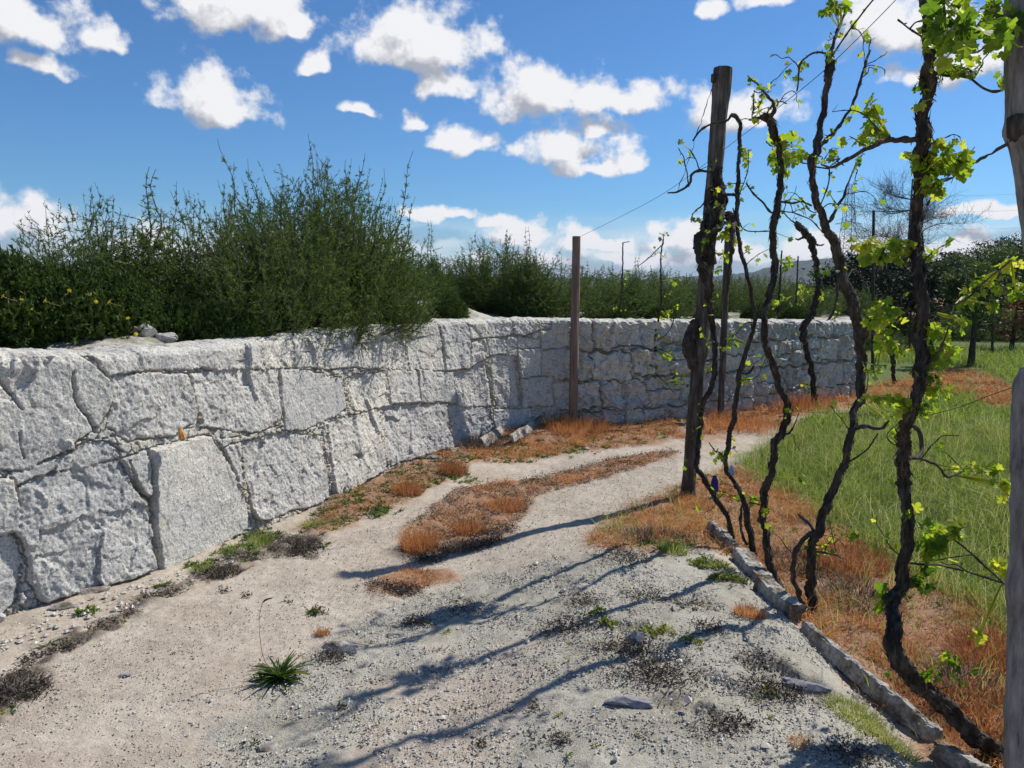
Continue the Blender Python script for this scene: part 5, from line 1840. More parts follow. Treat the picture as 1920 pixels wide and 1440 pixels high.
def dens_pts(poly, per_m2, cap=200000):
    n = min(cap, int(area(poly) * per_m2))
    return in_poly(poly, n)


mb = MB()
for poly, per, h0, h1 in ((Z_DRYROW, 6500, .03, .13), (Z_CENTRE, 8500, .015, .10), (Z_PATCH, 9000, .012, .04), (Z_MOUND, 5200, .04, .13), (Z_FOOT, 3200, .03, .09), (Z_FAR, 1500, .06, .2)):
    q = dens_pts(poly, per, 60000)
    far = poly is Z_FAR
    q = q[(q[:, 0] / q[:, 1] < 1.0) & (q[:, 1] < 20)]
    ed_ = np.clip(-sdf_poly(q[:, 0], q[:, 1], poly) / (.22 if poly in (Z_DRYROW, Z_MOUND, Z_FAR) else .12), 0, 1)
    keep = fbm(q[:, 0] * 3, q[:, 1] * 3, 8, 3) + rng.random(len(q)) * .9 > (-.35 if poly is Z_DRYROW else -.05) + (.35 if poly is Z_FOOT else 0) + (.45 if poly is Z_CENTRE else 0) + .75 * (1 - ed_)
    grass_on(q[keep], h0, h1, .0035 if not far else .008, .75, 1.3, 0, 1, mb, clumpy=.6, seed=33)
stuff(mb, 'dry_grass', M_DRY)

# meadow: near, middle, far bands
mb = MB()
mp_ = Z_MEADOW
near_m = gp([(1375, 868), (1450, 922), (1570, 995), (1710, 1085), (1900, 1205), (2050, 1290), (2100, 1100), (2000, 860), (1900, 800), (1480, 808)])
far_m = gp([(1480, 808), (1900, 800), (2100, 870), (2100, 655), (1640, 655), (1640, 680), (1850, 690), (1770, 722), (1640, 762), (1510, 785)])
q = dens_pts(near_m, 4200, 90000)
q = q[(-sdf_poly(q[:, 0], q[:, 1], near_m) + .22 * fbm(q[:, 0] * 2.2, q[:, 1] * 2.2, 77, 3) > .02 + .10 * rng.random(len(q)))]
q = q[fbm(q[:, 0] * 1.6, q[:, 1] * 1.6, 78, 3) + rng.random(len(q)) * 1.4 > -.15]
grass_on(q, .05, .24, .0042, .45, 1.0, -.1, 1.0, mb, seed=35)
q = dens_pts(far_m, 1500, 90000)
q = q[q[:, 1] < 24]
dens = 1 / (1 + (q[:, 1] / 16) ** 2)
q = q[(rng.random(len(q)) < dens) & (sdf_poly(q[:, 0], q[:, 1], Z_FAR) + .35 * fbm(q[:, 0] * 1.2, q[:, 1] * 1.2, 79, 3) > 0)]
grass_on(q, .08, .26, .009, .35, .8, .05, .9, mb, seed=35)
q = dens_pts(near_m, 500, 12000)
grass_on(q, .06, .24, .003, .5, 1.0, .85, 1.1, mb, seed=39)
# straggling green stalks among the dry grass near the vines
q = dens_pts(Z_DRYROW, 500, 8000)
grass_on(q, .05, .2, .004, .35, .8, .4, 1.0, mb, seed=36)
for (px, py, rx, n, v0, v1) in ((1600, 1335, .09, 900, .6, 1), (1650, 1385, .09, 900, .65, 1), (1240, 1030, .10, 500, .4, .95), (1340, 1062, .07, 500, .6, 1), (1185, 1180, .03, 60, .7, 1), (1240, 1182, .05, 120, .8, 1), (1455, 1302, .03, 90, .8, 1), (700, 962, .10, 500, .4, .9), (430, 1042, .08, 400, .6, 1), (640, 950, .08, 400, .5, .95), (1060, 845, .2, 700, .4, .9)):
    c = ground(px, py)
    grass_on(c[:2] + rng.normal(size=(n, 2)) * (rx * .6, rx * .45), .012, .05, .0028, .7, .8, v0, v1, mb, seed=38)
# tall thin seed stalks
q = dens_pts(near_m, 120, 3000)
grass_on(q, .25, .42, .0022, .12, .35, .9, 1.0, mb, seed=37)
stuff(mb, 'meadow_grass', M_MEADOW)

# small green and yellow weeds: wall foot, track edge, gravel
mb = MB()


def rosettes(pts, smin, smax, nl, vlo, vhi, up=.5):
    for (x, y) in pts:
        s = rng.uniform(smin, smax)
        n = rng.integers(nl, nl * 2)
        a = rng.uniform(0, 2 * math.pi, n)
        D = np.stack([np.cos(a), np.sin(a), rng.uniform(.1, up, n) + .1], 1)
        D /= np.linalg.norm(D, axis=1)[:, None]
        P = np.tile((x, y, float(zg(x, y)) + .004), (n, 1)) + rng.normal(size=(n, 3)) * (.25 * s, .25 * s, 0)
        add_blades(mb, P, D, s * rng.uniform(.5, 1.1, n), s * .28 * rng.uniform(.6, 1.2, n), np.clip(rng.normal(size=n) * .18 + rng.uniform(vlo, vhi), 0, 1), np.full(n, .4))


for poly, per, a_, b_, v0, v1 in ((Z_EDGE, 90, .015, .05, .3, .9), (Z_FOOT, 200, .02, .06, .2, .8), (Z_MOUND, 60, .03, .08, .3, .8), (Z_CENTRE, 60, .015, .04, .3, .9), (Z_GRAVEL, 14, .008, .024, .5, 1.), (Z_DRYROW, 25, .02, .05, .3, .9)):
    pts = dens_pts(poly, per, 700)
    pts = pts[(pts[:, 1] > 1.6)]
    rosettes(pts, a_, b_, 9, v0, v1)
for (px, py, r, n, v0) in ((490, 1005, .12, 55, .3), (440, 1035, .10, 40, .6), (380, 1060, .08, 30, .6), (700, 960, .12, 40, .4), (660, 945, .10, 40, .6), (1240, 1030, .12, 50, .5), (1330, 1060, .08, 60, .9), (1365, 1085, .06, 40, .85),
                           (1060, 845, .25, 60, .55), (1000, 852, .15, 40, .5), (1440, 1300, .03, 10, .9), (1140, 1170, .03, 12, .8), (1120, 1150, .04, 10, .8), (300, 1100, .03, 12, .7), (160, 1150, .04, 12, .7), (590, 1150, .02, 6, .8), (905, 860, .15, 40, .4), (960, 850, .15, 60, .5),
                           (1230, 1185, .05, 14, .95), (1300, 1200, .04, 8, .9), (840, 895, .2, 60, .7), (1420, 1090, .05, 14, .9)):
    c = ground(px, py)
    rosettes(c[:2] + rng.normal(size=(n, 2)) * (r, r * .8) * .6, .015, .045, 8, v0 - .2, v0 + .1, 1.2)
stuff(mb, 'small_weeds', M_WEED)

# dead moss and plant litter
mb = MB()


def litter(xy, lmin, lmax, hi, vlo=0, vhi=1):
    n = len(xy)
    P = np.stack([xy[:, 0], xy[:, 1], zg(xy[:, 0], xy[:, 1]) + rng.random(n) ** 2 * hi + .004], 1)
    D = rng.normal(size=(n, 3)) * (1, 1, .7)
    D /= np.linalg.norm(D, axis=1)[:, None]
    add_needles(mb, P, D, rng.uniform(lmin, lmax, n), rng.uniform(.003, .008, n), rng.uniform(vlo, vhi, n))


q = dens_pts(Z_EDGE, 26000, 26000)
q = q[(fbm(q[:, 0] * 5, q[:, 1] * 5, 9, 3) + rng.random(len(q)) * .5 > .28) & (-sdf_poly(q[:, 0], q[:, 1], Z_EDGE) > .02 + .05 * fbm(q[:, 0] * 8, q[:, 1] * 8, 19, 2))]
litter(q, .008, .026, .03, 0, .95)
for poly, per, hi in ((Z_FOOT, 5000, .05), (Z_CENTRE, 9000, .035), (Z_DRYROW, 1500, .03), (Z_MOUND, 1500, .05), (Z_GRAVEL, 2400, .008)):
    q = dens_pts(poly, per, 16000)
    q = q[fbm(q[:, 0] * 5, q[:, 1] * 5, 12, 3) > (.30 if poly is Z_GRAVEL else -.3)]
    litter(q, .006, .028, hi)
for (px, py, rx, n) in ((1180, 1220, .13, 900), (1230, 1270, .16, 1100), (1450, 1300, .14, 900), (850, 1030, .15, 900), (930, 1000, .12, 700), (720, 1105, .10, 700), (760, 1110, .10, 700), (800, 1050, .10, 900), (900, 1020, .14, 1100), (1170, 1045, .14, 700), (560, 1040, .12, 900), (20, 1300, .12, 1400), (1270, 1010, .14, 900), (1370, 1360, .1, 500), (780, 1170, .07, 350), (620, 1235, .08, 400), (1060, 1180, .16, 700), (860, 1140, .12, 250), (1540, 1080, .2, 900), (1750, 1330, .2, 1200), (1000, 1330, .03, 60), (900, 1400, .03, 60), (1330, 1180, .1, 300), (1420, 1240, .1, 350), (1300, 1140, .12, 300), (1100, 1130, .10, 350), (1210, 1120, .12, 350), (1600, 1420, .12, 500), (540, 1130, .02, 40), (420, 1110, .03, 50), (460, 1120, .03, 50), (600, 1150, .04, 90), (640, 1330, .02, 40), (1050, 1390, .05, 120), (480, 1400, .03, 50)):
    c = ground(px, py)
    litter(c[:2] + rng.normal(size=(n, 2)) * (rx * .55, rx * .4), .008, .026, .03, 0, .8)
stuff(mb, 'dead_moss_litter', M_DEAD)

# loose grit and pebbles
mb = MB()
OCT = np.array([(1, 0, 0), (0, 1, 0), (-1, 0, 0), (0, -1, 0), (0, 0, 1), (0, 0, -1)], float)
OF = np.array([(0, 1, 4), (1, 2, 4), (2, 3, 4), (3, 0, 4), (1, 0, 5), (2, 1, 5), (3, 2, 5), (0, 3, 5)])


def pebbles(xy, smin, smax):
    n = len(xy)
    s = smin + (smax - smin) * rng.random(n) ** 3
    R = rng.uniform(.6, 1.3, (n, 6, 1)) * s[:, None, None]
    a = rng.uniform(0, 6.28, n)
    O = OCT[None] * R
    O = np.stack([O[..., 0] * np.cos(a)[:, None] - O[..., 1] * np.sin(a)[:, None], O[..., 0] * np.sin(a)[:, None] + O[..., 1] * np.cos(a)[:, None], O[..., 2] * .6], -1)
    z = zg(xy[:, 0], xy[:, 1]) + s * .3 + .004
    V = O + np.stack([xy[:, 0], xy[:, 1], z], 1)[:, None]
    mb.add(V.reshape(-1, 3), (OF[None] + 6 * np.arange(n)[:, None, None]).reshape(-1, 3), np.repeat(rng.random(n), 6))


q = dens_pts(Z_GRAVEL, 9000, 60000)
pebbles(q[(q[:, 1] > 1.7) & (fbm(q[:, 0] * 2.5, q[:, 1] * 2.5, 66, 3) > -.25)], .0014, .0075)
q = dens_pts(Z_GRAVEL, 22, 200)
pebbles(q[q[:, 1] > 1.9], .008, .022)
track = gp([(-100, 1500), (0, 1300), (560, 1040), (1000, 870), (1270, 850), (1270, 930), (1090, 1060), (640, 1250), (380, 1500)])
q = dens_pts(track, 5200, 50000)
pebbles(q[fbm(q[:, 0] * 3, q[:, 1] * 3, 67, 3) + rng.random(len(q)) * .6 > -.1], .0011, .0055)
pebbles(dens_pts(track, 25, 400), .003, .010)
trash = dens_pts(track, 260, 3500)
wf = gp([(0, 1180), (300, 1085), (500, 1005), (480, 1030), (250, 1150), (0, 1240)])
pebbles(dens_pts(wf, 1200, 2500), .003, .018)
stuff(mb, 'loose_gravel', M_PEBBLE)
mb = MB()
litter(trash, .004, .02, .004, 0, 1)
stuff(mb, 'plant_litter', M_DEAD)


# ------------------------------------------------------------------ tufts that stand alone
def tuft(label, px, py, r, h, n, seed, vlo=.2, vhi=.8, name='dry_grass_tuft', mat=None, cat='grass tuft', group='orange dead grass tufts on the track', stiff=.35):
    g = ground(px, py)
    rs = np.random.default_rng(seed)
    a = rs.uniform(0, 2 * math.pi, n)
    q = np.sqrt(rs.random(n)) * r
    P = np.stack([g[0] + np.cos(a) * q, g[1] + np.sin(a) * q, np.zeros(n)], 1)
    P[:, 2] = zg(P[:, 0], P[:, 1]) - .005
    D = np.stack([np.cos(a) * q / r * stiff + rs.normal(size=n) * .2, np.sin(a) * q / r * stiff + rs.normal(size=n) * .2, np.ones(n)], 1)
    D /= np.linalg.norm(D, axis=1)[:, None]
    m = MB()
    add_blades(m, P, D, h * rs.uniform(.35, 1.1, n), np.full(n, .003), np.clip(rs.uniform(vlo, vhi, n), 0, 1), rs.uniform(.1, .9, n))
    tag(m.build(name, mat or M_DRY, origin=tuple(float(c) for c in g)), label, cat, group)


tuft('upright pinkish orange grass tuft at the near end of the centre strip', 785, 1030, .10, .15, 650, 1)
tuft('orange grass tuft against the wall foot at its middle', 765, 925, .12, .13, 600, 2, .1, .6)
tuft('reddish brown rounded tuft where the wall foot bends', 850, 888, .12, .14, 700, 3, 0, .5)
tuft('orange brown tuft in the middle of the centre strip', 880, 1000, .10, .13, 500, 4, .1, .7)
tuft('orange tuft at the far part of the centre strip', 950, 955, .14, .11, 700, 5, .2, .8)
tuft('low bright orange mat tuft on the track before the centre strip', 775, 1085, .13, .05, 900, 6, .3, .8, stiff=1.2)
tuft('tiny orange tuft beside the pale sunken stone', 605, 1190, .03, .05, 130, 7, .3, .9)
tuft('slanting orange tuft on the gravel slope by the thick kerb beam', 1405, 1160, .07, .08, 450, 8, .3, .9)
tuft('small yellow orange tuft on the gravel at the bottom right', 1500, 1392, .04, .03, 160, 9, .6, 1)
tuft('orange tuft around the foot of the tall leaning post', 1300, 945, .14, .09, 800, 10, .2, .9)
tuft('orange tuft around the foot of the brown round post', 1085, 805, .35, .20, 1500, 11, .2, .8)
tuft('tall orange grass clump before the shaded far wall', 1500, 765, .40, .28, 1400, 12, .1, .7)
tuft('orange grass clump between the tall post and the second vine, far', 1400, 800, .5, .24, 1600, 13, .2, .8)
tuft('green grass tuft at the dark strip under the smooth wall block', 490, 1020, .08, .09, 300, 14, .1, .8, 'green_grass_tuft', M_MEADOW, 'grass tuft', 'green grass tufts')
tuft('green and yellow tuft on the shoulder left of the vine row', 1262, 1035, .08, .10, 300, 15, .4, 1, 'green_grass_tuft', M_MEADOW, 'grass tuft', 'green grass tufts')


tuft('dark reddish dry weed clump at the wall bend left of the slabs', 905, 838, .22, .17, 900, 21, .3, 1, 'dry_weed_clump', M_DEAD, 'weed', 'dark dry weed clumps', .5)
tuft('dark dry weed clump left of the foot of the tall leaning post', 1215, 1010, .16, .10, 700, 22, .3, 1, 'dry_weed_clump', M_DEAD, 'weed', 'dark dry weed clumps', .7)
tuft('dark dry weed clump between the third and fourth vines', 1500, 1060, .20, .13, 700, 23, .3, 1, 'dry_weed_clump', M_DEAD, 'weed', 'dark dry weed clumps', .7)
tuft('dark dry weed clump right of the two stemmed vine foot', 1610, 1130, .20, .12, 800, 24, .2, .9, 'dry_weed_clump', M_DEAD, 'weed', 'dark dry weed clumps', .8)
tuft('dark dry weed clump beside the lying vine trunk', 1800, 1300, .16, .12, 700, 25, .2, .9, 'dry_weed_clump', M_DEAD, 'weed', 'dark dry weed clumps', .8)
tuft('tall rusty grass clump near the right edge post', 1850, 1240, .16, .16, 800, 26, 0, .5)
tuft('rusty grass clump between the fourth and nearest vines', 1590, 1060, .22, .16, 1000, 27, 0, .55)
tuft('dark dry weed clump at the end of the centre strip', 860, 1030, .10, .07, 500, 28, .2, .9, 'dry_weed_clump', M_DEAD, 'weed', 'dark dry weed clumps', .8)


tuft('rusty grass clump between the long kerb beam and the lying vine trunk', 1720, 1310, .14, .08, 800, 29, 0, .7, stiff=.7)
tuft('straw coloured grass clump at the foot of the nearest vine', 1690, 1235, .14, .08, 700, 30, .3, 1, stiff=.7)
tuft('orange grass clump right of the lying vine trunk', 1850, 1340, .16, .12, 900, 31, .1, .8, stiff=.6)
tuft('orange grass clump left of the lying vine trunk near the frame bottom', 1800, 1400, .10, .07, 600, 32, .2, .9, stiff=.7)
tuft('yellow green grass tuft in front of the long kerb beam', 1610, 1345, .10, .055, 900, 33, .6, 1, 'green_grass_tuft', M_MEADOW, 'grass tuft', 'green grass tufts', .9)
tuft('second yellow green grass tuft nearer the frame bottom before the long kerb beam', 1665, 1395, .09, .05, 700, 34, .7, 1, 'green_grass_tuft', M_MEADOW, 'grass tuft', 'green grass tufts', .9)
tuft('mossy green tuft at the left part of the dark strip by the wall', 385, 1070, .07, .05, 500, 35, .2, .9, 'green_grass_tuft', M_MEADOW, 'grass tuft', 'green grass tufts', .9)
tuft('bushy green tuft in the dark strip below the wall slab', 450, 1035, .09, .06, 700, 36, 0, .8, 'green_grass_tuft', M_MEADOW, 'grass tuft', 'green grass tufts', .8)
tuft('low green tuft where the dark strip meets the orange grass', 600, 985, .12, .06, 700, 37, .1, .9, 'green_grass_tuft', M_MEADOW, 'grass tuft', 'green grass tufts', .8)
tuft('dark dry weed clump at the right end of the dark strip by the wall', 555, 1025, .12, .07, 1100, 38, .1, .9, 'dry_weed_clump', M_DEAD, 'weed', 'dark dry weed clumps', .9)
tuft('dark dry weed clump in the middle of the dark strip by the wall', 420, 1075, .10, .05, 1000, 39, .1, .9, 'dry_weed_clump', M_DEAD, 'weed', 'dark dry weed clumps', .9)
tuft('dark dry weed clump at the left edge of the picture', 20, 1300, .12, .06, 1300, 40, .1, .9, 'dry_weed_clump', M_DEAD, 'weed', 'dark dry weed clumps', .9)


# ribwort rosette with a seed stalk
def plantain():
    g = ground(525, 1275)
    root = empty('plantain_plant', g, 'dark green rosette plant with pointed leaves on the sandy track', 'plant')
    rs = np.random.default_rng(3)
    m = MB()
    for k in range(120):
        a = rs.uniform(0, 2 * math.pi)
        el = rs.uniform(.1, 1.1)
        L = rs.uniform(.05, .155)
        d0 = np.array((math.cos(a) * math.cos(el), math.sin(a) * math.cos(el), math.sin(el)))
        pts = []
        p = np.array(g) + (0, 0, .002)
        d = d0.copy()
        for i in range(6):
            pts.append(p.copy())
            p = p + d * L / 5
            d = d + np.array((0, 0, -.18))
            d /= np.linalg.norm(d)
        pts = np.array(pts)
        pts[:, 2] = np.maximum(pts[:, 2], g[2] + .003)
        side = np.array((-math.sin(a), math.cos(a), 0))
        w = np.array([.3, .8, 1, .9, .6, .05]) * L * .042
        V = np.vstack([pts - side * w[:, None] + (0, 0, .002), pts - (0, 0, .001), pts + side * w[:, None] + (0, 0, .002)])
        f = [(i, i + 1, 6 + i + 1, 6 + i) for i in range(5)] + [(6 + i, 6 + i + 1, 12 + i + 1, 12 + i) for i in range(5)]
        m.add(V, f, float(rs.uniform(0, .45) if rs.random() < .8 else rs.uniform(.8, 1)))
    m.build('leaves', M_WEED, root, g)
    s = MB()
    T = [at(497, 1240, g[1]), at(488, 1200, g[1]), at(486, 1160, g[1]), at(492, 1130, g[1])]
    T = np.array([g] + T)
    C = spline(T, .01)
    tube(s, C, np.full(len(C), .0012), 5, var=.9)
    s.build('stalk', M_SHOOT, root, g)
    h = MB()
    H = np.array([T[-1], at(500, 1124, g[1]), at(511, 1121, g[1])])
    tube(h, spline(H, .004), np.interp(np.linspace(0, 1, len(spline(H, .004))), [0, .3, .8, 1], [.0018, .0038, .0034, .0015]), 7, .2, 4)
    h.build('seed_head', M_BARK, root, g)


plantain()


# ------------------------------------------------------------------ trees of the background
def tree(name, label, base_xy, h, cw, crown_z, nclump, leaf, seed, mat, group, bare=False, trunk_r=.06, zbase=None, squash=1.0):
    rs = np.random.default_rng(seed)
    gx, gy = base_xy
    gz = float(zg(gx, gy)) if zbase is None else zbase
    root = empty(name, (gx, gy, gz), label, 'tree', group)
    g = np.array((gx, gy, gz))
    tr = MB()
    lean = rs.normal(size=3) * .03 * h
    C = spline(np.array([g + (0, 0, -.1), g + (0, 0, h * crown_z * .6) + lean * .5, g + np.array((0, 0, h * (.8 if not bare else .88))) + lean]), h * .05)
    t = np.linspace(0, 1, len(C))
    tube(tr, C, trunk_r * (1.15 - t) + .01 * h * .1, 8, .12, seed)
    tips = []
    nb = 16 if not bare else 34
    for k in range(nb):
        u = rs.uniform(crown_z * .8, .95)
        p = C[int(u * (len(C) - 1))]
        a = rs.uniform(0, 2 * math.pi)
        R = cw / 2 * rs.uniform(.5, 1) * math.sin(min(1, (1.05 - (u - crown_z)) ) * math.pi / 2)
        e = p + np.array((math.cos(a) * R, math.sin(a) * R, h * rs.uniform(.02, .22) * (1.2 - u)))
        B = spline(np.array([p, (p + e) / 2 + rs.normal(size=3) * .05 * cw, e]), cw * .05)
        tb = np.linspace(0, 1, len(B))
        tube(tr, B, trunk_r * (.38 if not bare else .2) * (1.02 - tb) + .002 * h * .2, 5, 0, cap=False)
        tips.append(e)
        if bare:
            for j in range(44):
                q = B[rs.integers(len(B) // 4, len(B))]
                d = (e - p) / (np.linalg.norm(e - p) + 1e-6) * .5 + rs.normal(size=3) * .6 + np.array((0, 0, .35))
                L = cw * rs.uniform(.05, .13)
                e2 = q + d * L
                tube(tr, np.array([q, (q + e2) / 2 + rs.normal(size=3) * L * .1, e2]), np.array([.005, .004, .003]) * h / 7, 3, cap=False)
                for i in range(6):
                    q3 = q + (e2 - q) * rs.uniform(.3, 1)
                    e3 = q3 + (d * .5 + rs.normal(size=3) * .6) * L * .55
                    tube(tr, np.array([q3, e3]), np.array([.003, .002]) * h / 7, 3, cap=False)
    tr.build('trunk', M_TWIG if bare else M_BARK, root, g)
    if nclump:
        cr = MB()
        cz = h * (crown_z + 1) / 2
        cen = []
        for k in range(nclump):
            if k < len(tips):
                c = tips[k]
            else:
                d = rs.normal(size=3)
                d *= rs.random() ** .33 / np.linalg.norm(d)
                c = g + np.array((0, 0, cz)) + lean + d * (cw / 2, cw / 2, h * (1 - crown_z) / 2 * squash)
            cen.append(c)
        for c in cen:
            m = int(90 if not bare else 20)
            r = cw * rs.uniform(.07, .15)
            off = rs.normal(size=(m, 3)) * .5
            P = c + off * r * np.array((1.2, 1.2, .8))
            D = rs.normal(size=(m, 3)) + (0, 0, .2)
            D /= np.linalg.norm(D, axis=1)[:, None]
            v = float(rs.uniform(.15, .85))
            add_needles(cr, P, D, leaf * rs.uniform(.6, 1.3, m), leaf * .6 * rs.uniform(.6, 1.2, m), np.clip(v + rs.normal(size=m) * .15, 0, 1))
        cr.build('crown', mat, root, g)
    return root


M_PINE = leaf_mat('dark_tree_leaf', [(0, (.008, .014, .008)), (.5, (.018, .03, .013)), (1, (.05, .065, .026))], .12, .7)
M_GREENTREE = leaf_mat('green_tree_leaf', [(0, (.02, .036, .012)), (.5, (.05, .085, .02)), (1, (.17, .23, .045))], .3, .6)
M_RUSTTREE = leaf_mat('rust_tree_leaf', [(0, (.10, .05, .03)), (.5, (.22, .11, .04)), (1, (.34, .22, .07))], .25, .6)


def bxy(px, Y):
    return ((px - 960) / F * Y, Y)


tree('bare_tree', 'wide leafless tree with fine twigs rising behind the nearest vine', bxy(1695, 48), 12.2, 8.4, .36, 14, .05, 71, M_RUSTTREE, None, bare=True, trunk_r=.16)
dk = [(1925, 70, 9.2, 5.5, 'tallest dark pine crown on the slope at the right edge'), (1868, 74, 8.6, 5.0, 'dark pine with a domed crown just left of the tallest one'), (1835, 76, 7.5, 4.5, 'dark tree third from the right edge on the slope'), (1798, 80, 6.9, 4.6, 'dark rounded tree in the middle of the slope'),
      (1765, 84, 6.5, 4.2, 'dark tree with a low crown behind the nearest vine'), (1895, 60, 7.6, 4.5, 'dark bushy tree in front of the tallest pines'), (1850, 60, 6.3, 4.3, 'lower dark tree before the domed pine'), (1975, 66, 10, 6, 'dark pine beyond the right edge'), (1730, 90, 6.3, 4.5, 'dark tree left of the nearest vine trunk'),
      (1690, 70, 5.2, 4.5, 'dark tree at the foot of the bare tree'), (1655, 75, 5.2, 4.6, 'dark tree left of the bare tree'), (1620, 80, 5.2, 4.6, 'leftmost dark tree before the blue hill')]
dk += [(1780, 95, 8.5, 6, 'tall dark tree at the back of the slope above the orchard tree'), (1820, 92, 9.2, 6, 'tall dark tree at the back of the slope right of the orchard tree'), (1880, 96, 10.5, 6.5, 'tallest dark tree at the back of the slope'), (1710, 100, 7.4, 6, 'dark tree at the back between the bare tree and the slope'),
       (1560, 85, 4.6, 4.6, 'low dark tree below the blue hill'), (1500, 90, 4.6, 4.6, 'low dark tree below the left end of the blue hill'), (1590, 60, 4.2, 4.4, 'low dark tree in the valley before the pylon'), (1745, 55, 4.8, 4.4, 'dark tree in the valley beside the small house'), (1810, 52, 4.8, 4.6, 'dark tree in the valley behind the orchard tree')]
for i, (px, Y, hh, cw, lab) in enumerate(dk):
    tree('dark_tree', lab, bxy(px, Y), hh + 1.2, cw, .3, 75, .26, 80 + i, M_PINE, 'dark trees on the slope beyond the meadow', trunk_r=.12)
gt = [(1825, 15.2, 1.95, 1.25, .50, 'small orchard tree with dark trunk standing in the meadow', M_GREENTREE), (1768, 26, 2.6, 2.2, .25, 'green leafy tree left of the orchard tree', M_GREENTREE), (1885, 24, 2.7, 2.4, .25, 'green leafy tree at the right edge behind the orchard tree', M_GREENTREE),
      (1640, 24, 2.6, 2.4, .25, 'dark leafy tree behind the fourth vine', M_PINE), (1690, 22, 2.4, 2.0, .25, 'dark leafy tree behind the stump vine', M_PINE), (1895, 19, 1.7, 1.3, .2, 'rust coloured shrub tree at the right edge of the meadow', M_RUSTTREE), (1600, 26, 2.6, 2.2, .25, 'dark leafy tree beyond the end of the wall', M_PINE),
      (1735, 30, 3.2, 3.0, .2, 'broad green tree in the valley behind the nearest vine', M_PINE), (1850, 33, 3.8, 3.4, .2, 'broad dark green tree in the valley below the pines', M_GREENTREE), (1920, 30, 3.6, 3.0, .2, 'broad green tree in the valley at the right edge', M_PINE), (1570, 28, 2.6, 2.6, .2, 'low dark tree past the wall end', M_PINE)]
for i, (px, Y, hh, cw, cz, lab, mt) in enumerate(gt):
    xy = bxy(px, Y)
    tree('small_tree', lab, xy, hh, cw, cz, 46, .07 if Y < 20 else .11, 110 + i, mt, 'small leafy trees at the edge of the meadow', trunk_r=.035 + .015 * hh * (Y < 20))


# small house glimpsed through the vines
def house():
    Y = 44.0
    x0 = (1762 - 960) / F * Y
    z0 = float(zg(x0, Y)) - .2
    ze, zr = 1.6 - Y * 58 / F, 1.6 - Y * 34 / F
    root = empty('small_house', (x0, Y, z0), 'low house with pinkish walls and orange tiled roof glimpsed through the vines', 'house')
    w, d = 5.4, 5.0
    g = np.array((x0, Y, z0))
    m = MB()
    V = []
    for (sx, sy) in ((-1, -1), (1, -1), (1, 1), (-1, 1)):
        V += [(x0 + sx * w / 2, Y + sy * d / 2, z0), (x0 + sx * w / 2, Y + sy * d / 2, ze)]
    V += [(x0, Y - d / 2, zr), (x0, Y + d / 2, zr)]
    f4 = [(0, 2, 3, 1), (2, 4, 5, 3), (4, 6, 7, 5), (6, 0, 1, 7)]
    m.add(V, f4)
    m.f3.append(np.array([(1, 3, 8), (5, 7, 9)]))
    m.build('wall', rough_mat('pink_render', [(.3, (.40, .26, .20)), (.7, (.50, .34, .27))], 3, 4, .2, .01), root, g)
    r = MB()
    ov = .35
    for s in (-1, 1):
        sl = (zr - ze) / (w / 2)
        a = (x0 + s * (w / 2 + ov), ze - sl * ov)
        P = [(x0, Y - d / 2 - ov, zr + .03), (a[0], Y - d / 2 - ov, a[1] + .03), (a[0], Y + d / 2 + ov, a[1] + .03), (x0, Y + d / 2 + ov, zr + .03)]
        P += [(p[0], p[1], p[2] + .12) for p in P]
        r.add(P, [(0, 1, 2, 3), (4, 7, 6, 5), (0, 4, 5, 1), (1, 5, 6, 2), (2, 6, 7, 3), (3, 7, 4, 0)])
    r.build('roof', rough_mat('roof_tiles', [(.3, (.36, .17, .10)), (.7, (.58, .33, .22))], 6, 4, .4, .02), root, g)
    for k, (wx, wz) in enumerate(((-1.5, .8), (1.4, .8))):
        wi = MB()
        c = np.array((x0 + wx, Y - d / 2 - .03, z0 + wz))
        P = [c + (a * .45, b, e * .5 + .5) for a in (-1, 1) for b in (0, .06) for e in (-1, 1)]
        wi.add(P, [(0, 1, 3, 2), (4, 6, 7, 5), (0, 4, 5, 1), (2, 3, 7, 6), (1, 5, 7, 3), (0, 2, 6, 4)])
        wi.build('window', M_DARKSTONE, root, g)


house()


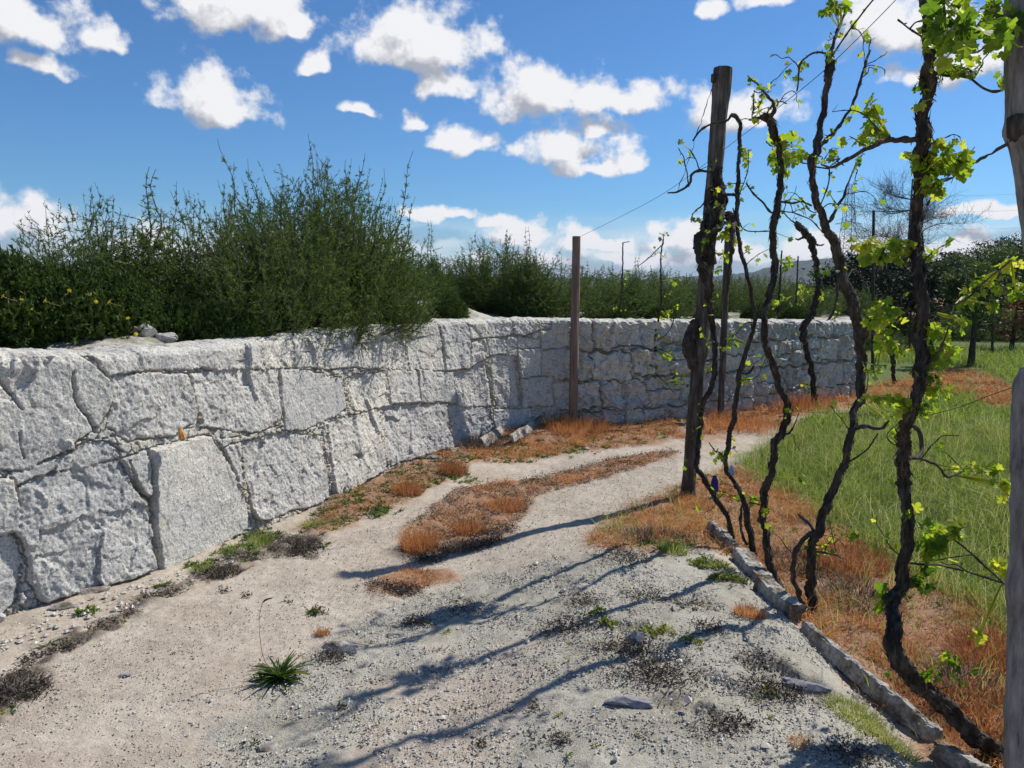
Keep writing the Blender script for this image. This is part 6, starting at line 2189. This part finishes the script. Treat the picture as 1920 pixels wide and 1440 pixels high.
# steel pylon far off
def pylon():
    Y = 260.0
    x = (1580 - 960) / F * Y
    z0 = float(zg(x, Y)) - .3
    zt = EYE + (530 - 350) / F * Y
    g = np.array((x, Y, z0))
    root = empty('power_pylon', g, 'thin steel lattice pylon on the horizon between two vines', 'pylon')
    H = zt - z0
    m = MB()
    hw = lambda u: 2.9 * (1 - u) ** 1.0 * .9 + .75
    lv = np.linspace(0, 1, 13) ** .9
    for s in ((-1, -1), (1, -1), (1, 1), (-1, 1)):
        P = np.array([g + (s[0] * hw(u), s[1] * hw(u), H * u) for u in lv])
        tube(m, P, np.full(len(P), .10), 4)
    cs = [(-1, -1), (1, -1), (1, 1), (-1, 1)]
    for i in range(len(lv) - 1):
        for k in range(4):
            a, b = cs[k], cs[(k + 1) % 4]
            for (p, q, u, v) in ((a, b, lv[i], lv[i + 1]), (b, a, lv[i], lv[i + 1]), (a, b, lv[i], lv[i])):
                tube(m, np.array([g + (p[0] * hw(u), p[1] * hw(u), H * u), g + (q[0] * hw(v), q[1] * hw(v), H * v)]), np.full(2, .055), 3, cap=False)
    m.build('lattice', M_STEEL, root, g)
    for u in (.66, .80, .93):
        a = MB()
        L = 4.4
        for sy in (-1, 1):
            tube(a, np.array([g + (-L, 0, H * u), g + (0, sy * .7, H * u + .9), g + (L, 0, H * u)]), np.full(3, .07), 4)
        tube(a, np.array([g + (-L, 0, H * u), g + (L, 0, H * u)]), np.full(2, .08), 4)
        a.build('cross_arm', M_STEEL, root, g)
    for i, u in enumerate((.66, .80, .93)):
        w = MB()
        p0 = g + (4.4, 0, H * u)
        p1 = p0 + (70, -30, 1)
        t = np.linspace(0, 1, 20)[:, None]
        P = p0 * (1 - t) + p1 * t - np.array((0, 0, 1)) * (4 * t * (1 - t) * 3)
        tube(w, P, np.full(20, .03), 3)
        o = w.build('power_line', M_STEEL, origin=tuple(float(c) for c in p0))
        tag(o, ['lowest', 'middle', 'highest'][i] + ' power cable running right from the pylon', 'cable', 'power cables')


M_STEEL = rough_mat('steel', [(.3, (.22, .23, .25)), (.7, (.34, .35, .37))], 5, 2)
pylon()

# vineyard posts far off in the meadow
for i, (px, pyb, pyt, w, lab) in enumerate(((1860, 668, 590, 5, 'thin dark stake in the meadow right of the orchard tree'), (1636, 700, 395, 6, 'thin upright stake showing above the leaves left of the bare tree'), (1745, 668, 600, 9, 'dark stake right of the nearest vine trunk'), (1705, 660, 585, 4, 'thin stake left of the nearest vine trunk'))):
    post('vine_stake', lab, (px, pyb), (px + 2, pyt), w, w * .8, M_BARK, 'thin stakes in the far vineyard', seed=60 + i, rough=.1)

# ------------------------------------------------------------------ air
def haze():
    m = bpy.data.materials.new('air')
    m.use_nodes = True
    nt = m.node_tree
    nt.nodes.clear()
    out = nt.nodes.new('ShaderNodeOutputMaterial')
    v = nt.nodes.new('ShaderNodeVolumePrincipled')
    v.inputs['Color'].default_value = (.60, .73, .98, 1)
    v.inputs['Density'].default_value = HAZE
    nt.links.new(v.outputs[0], out.inputs['Volume'])
    mb = MB()
    X, Y0, Y1, Z0, Z1 = 3200, -80, 6100, -9, 75
    V = [(a, b, c) for a in (-X, X) for b in (Y0, Y1) for c in (Z0, Z1)]
    mb.add(V, [(0, 1, 3, 2), (4, 6, 7, 5), (0, 4, 5, 1), (2, 3, 7, 6), (1, 5, 7, 3), (0, 2, 6, 4)])
    o = mb.build('haze', m)
    tag(o, kind='stuff')


HAZE = 0.00012
haze()
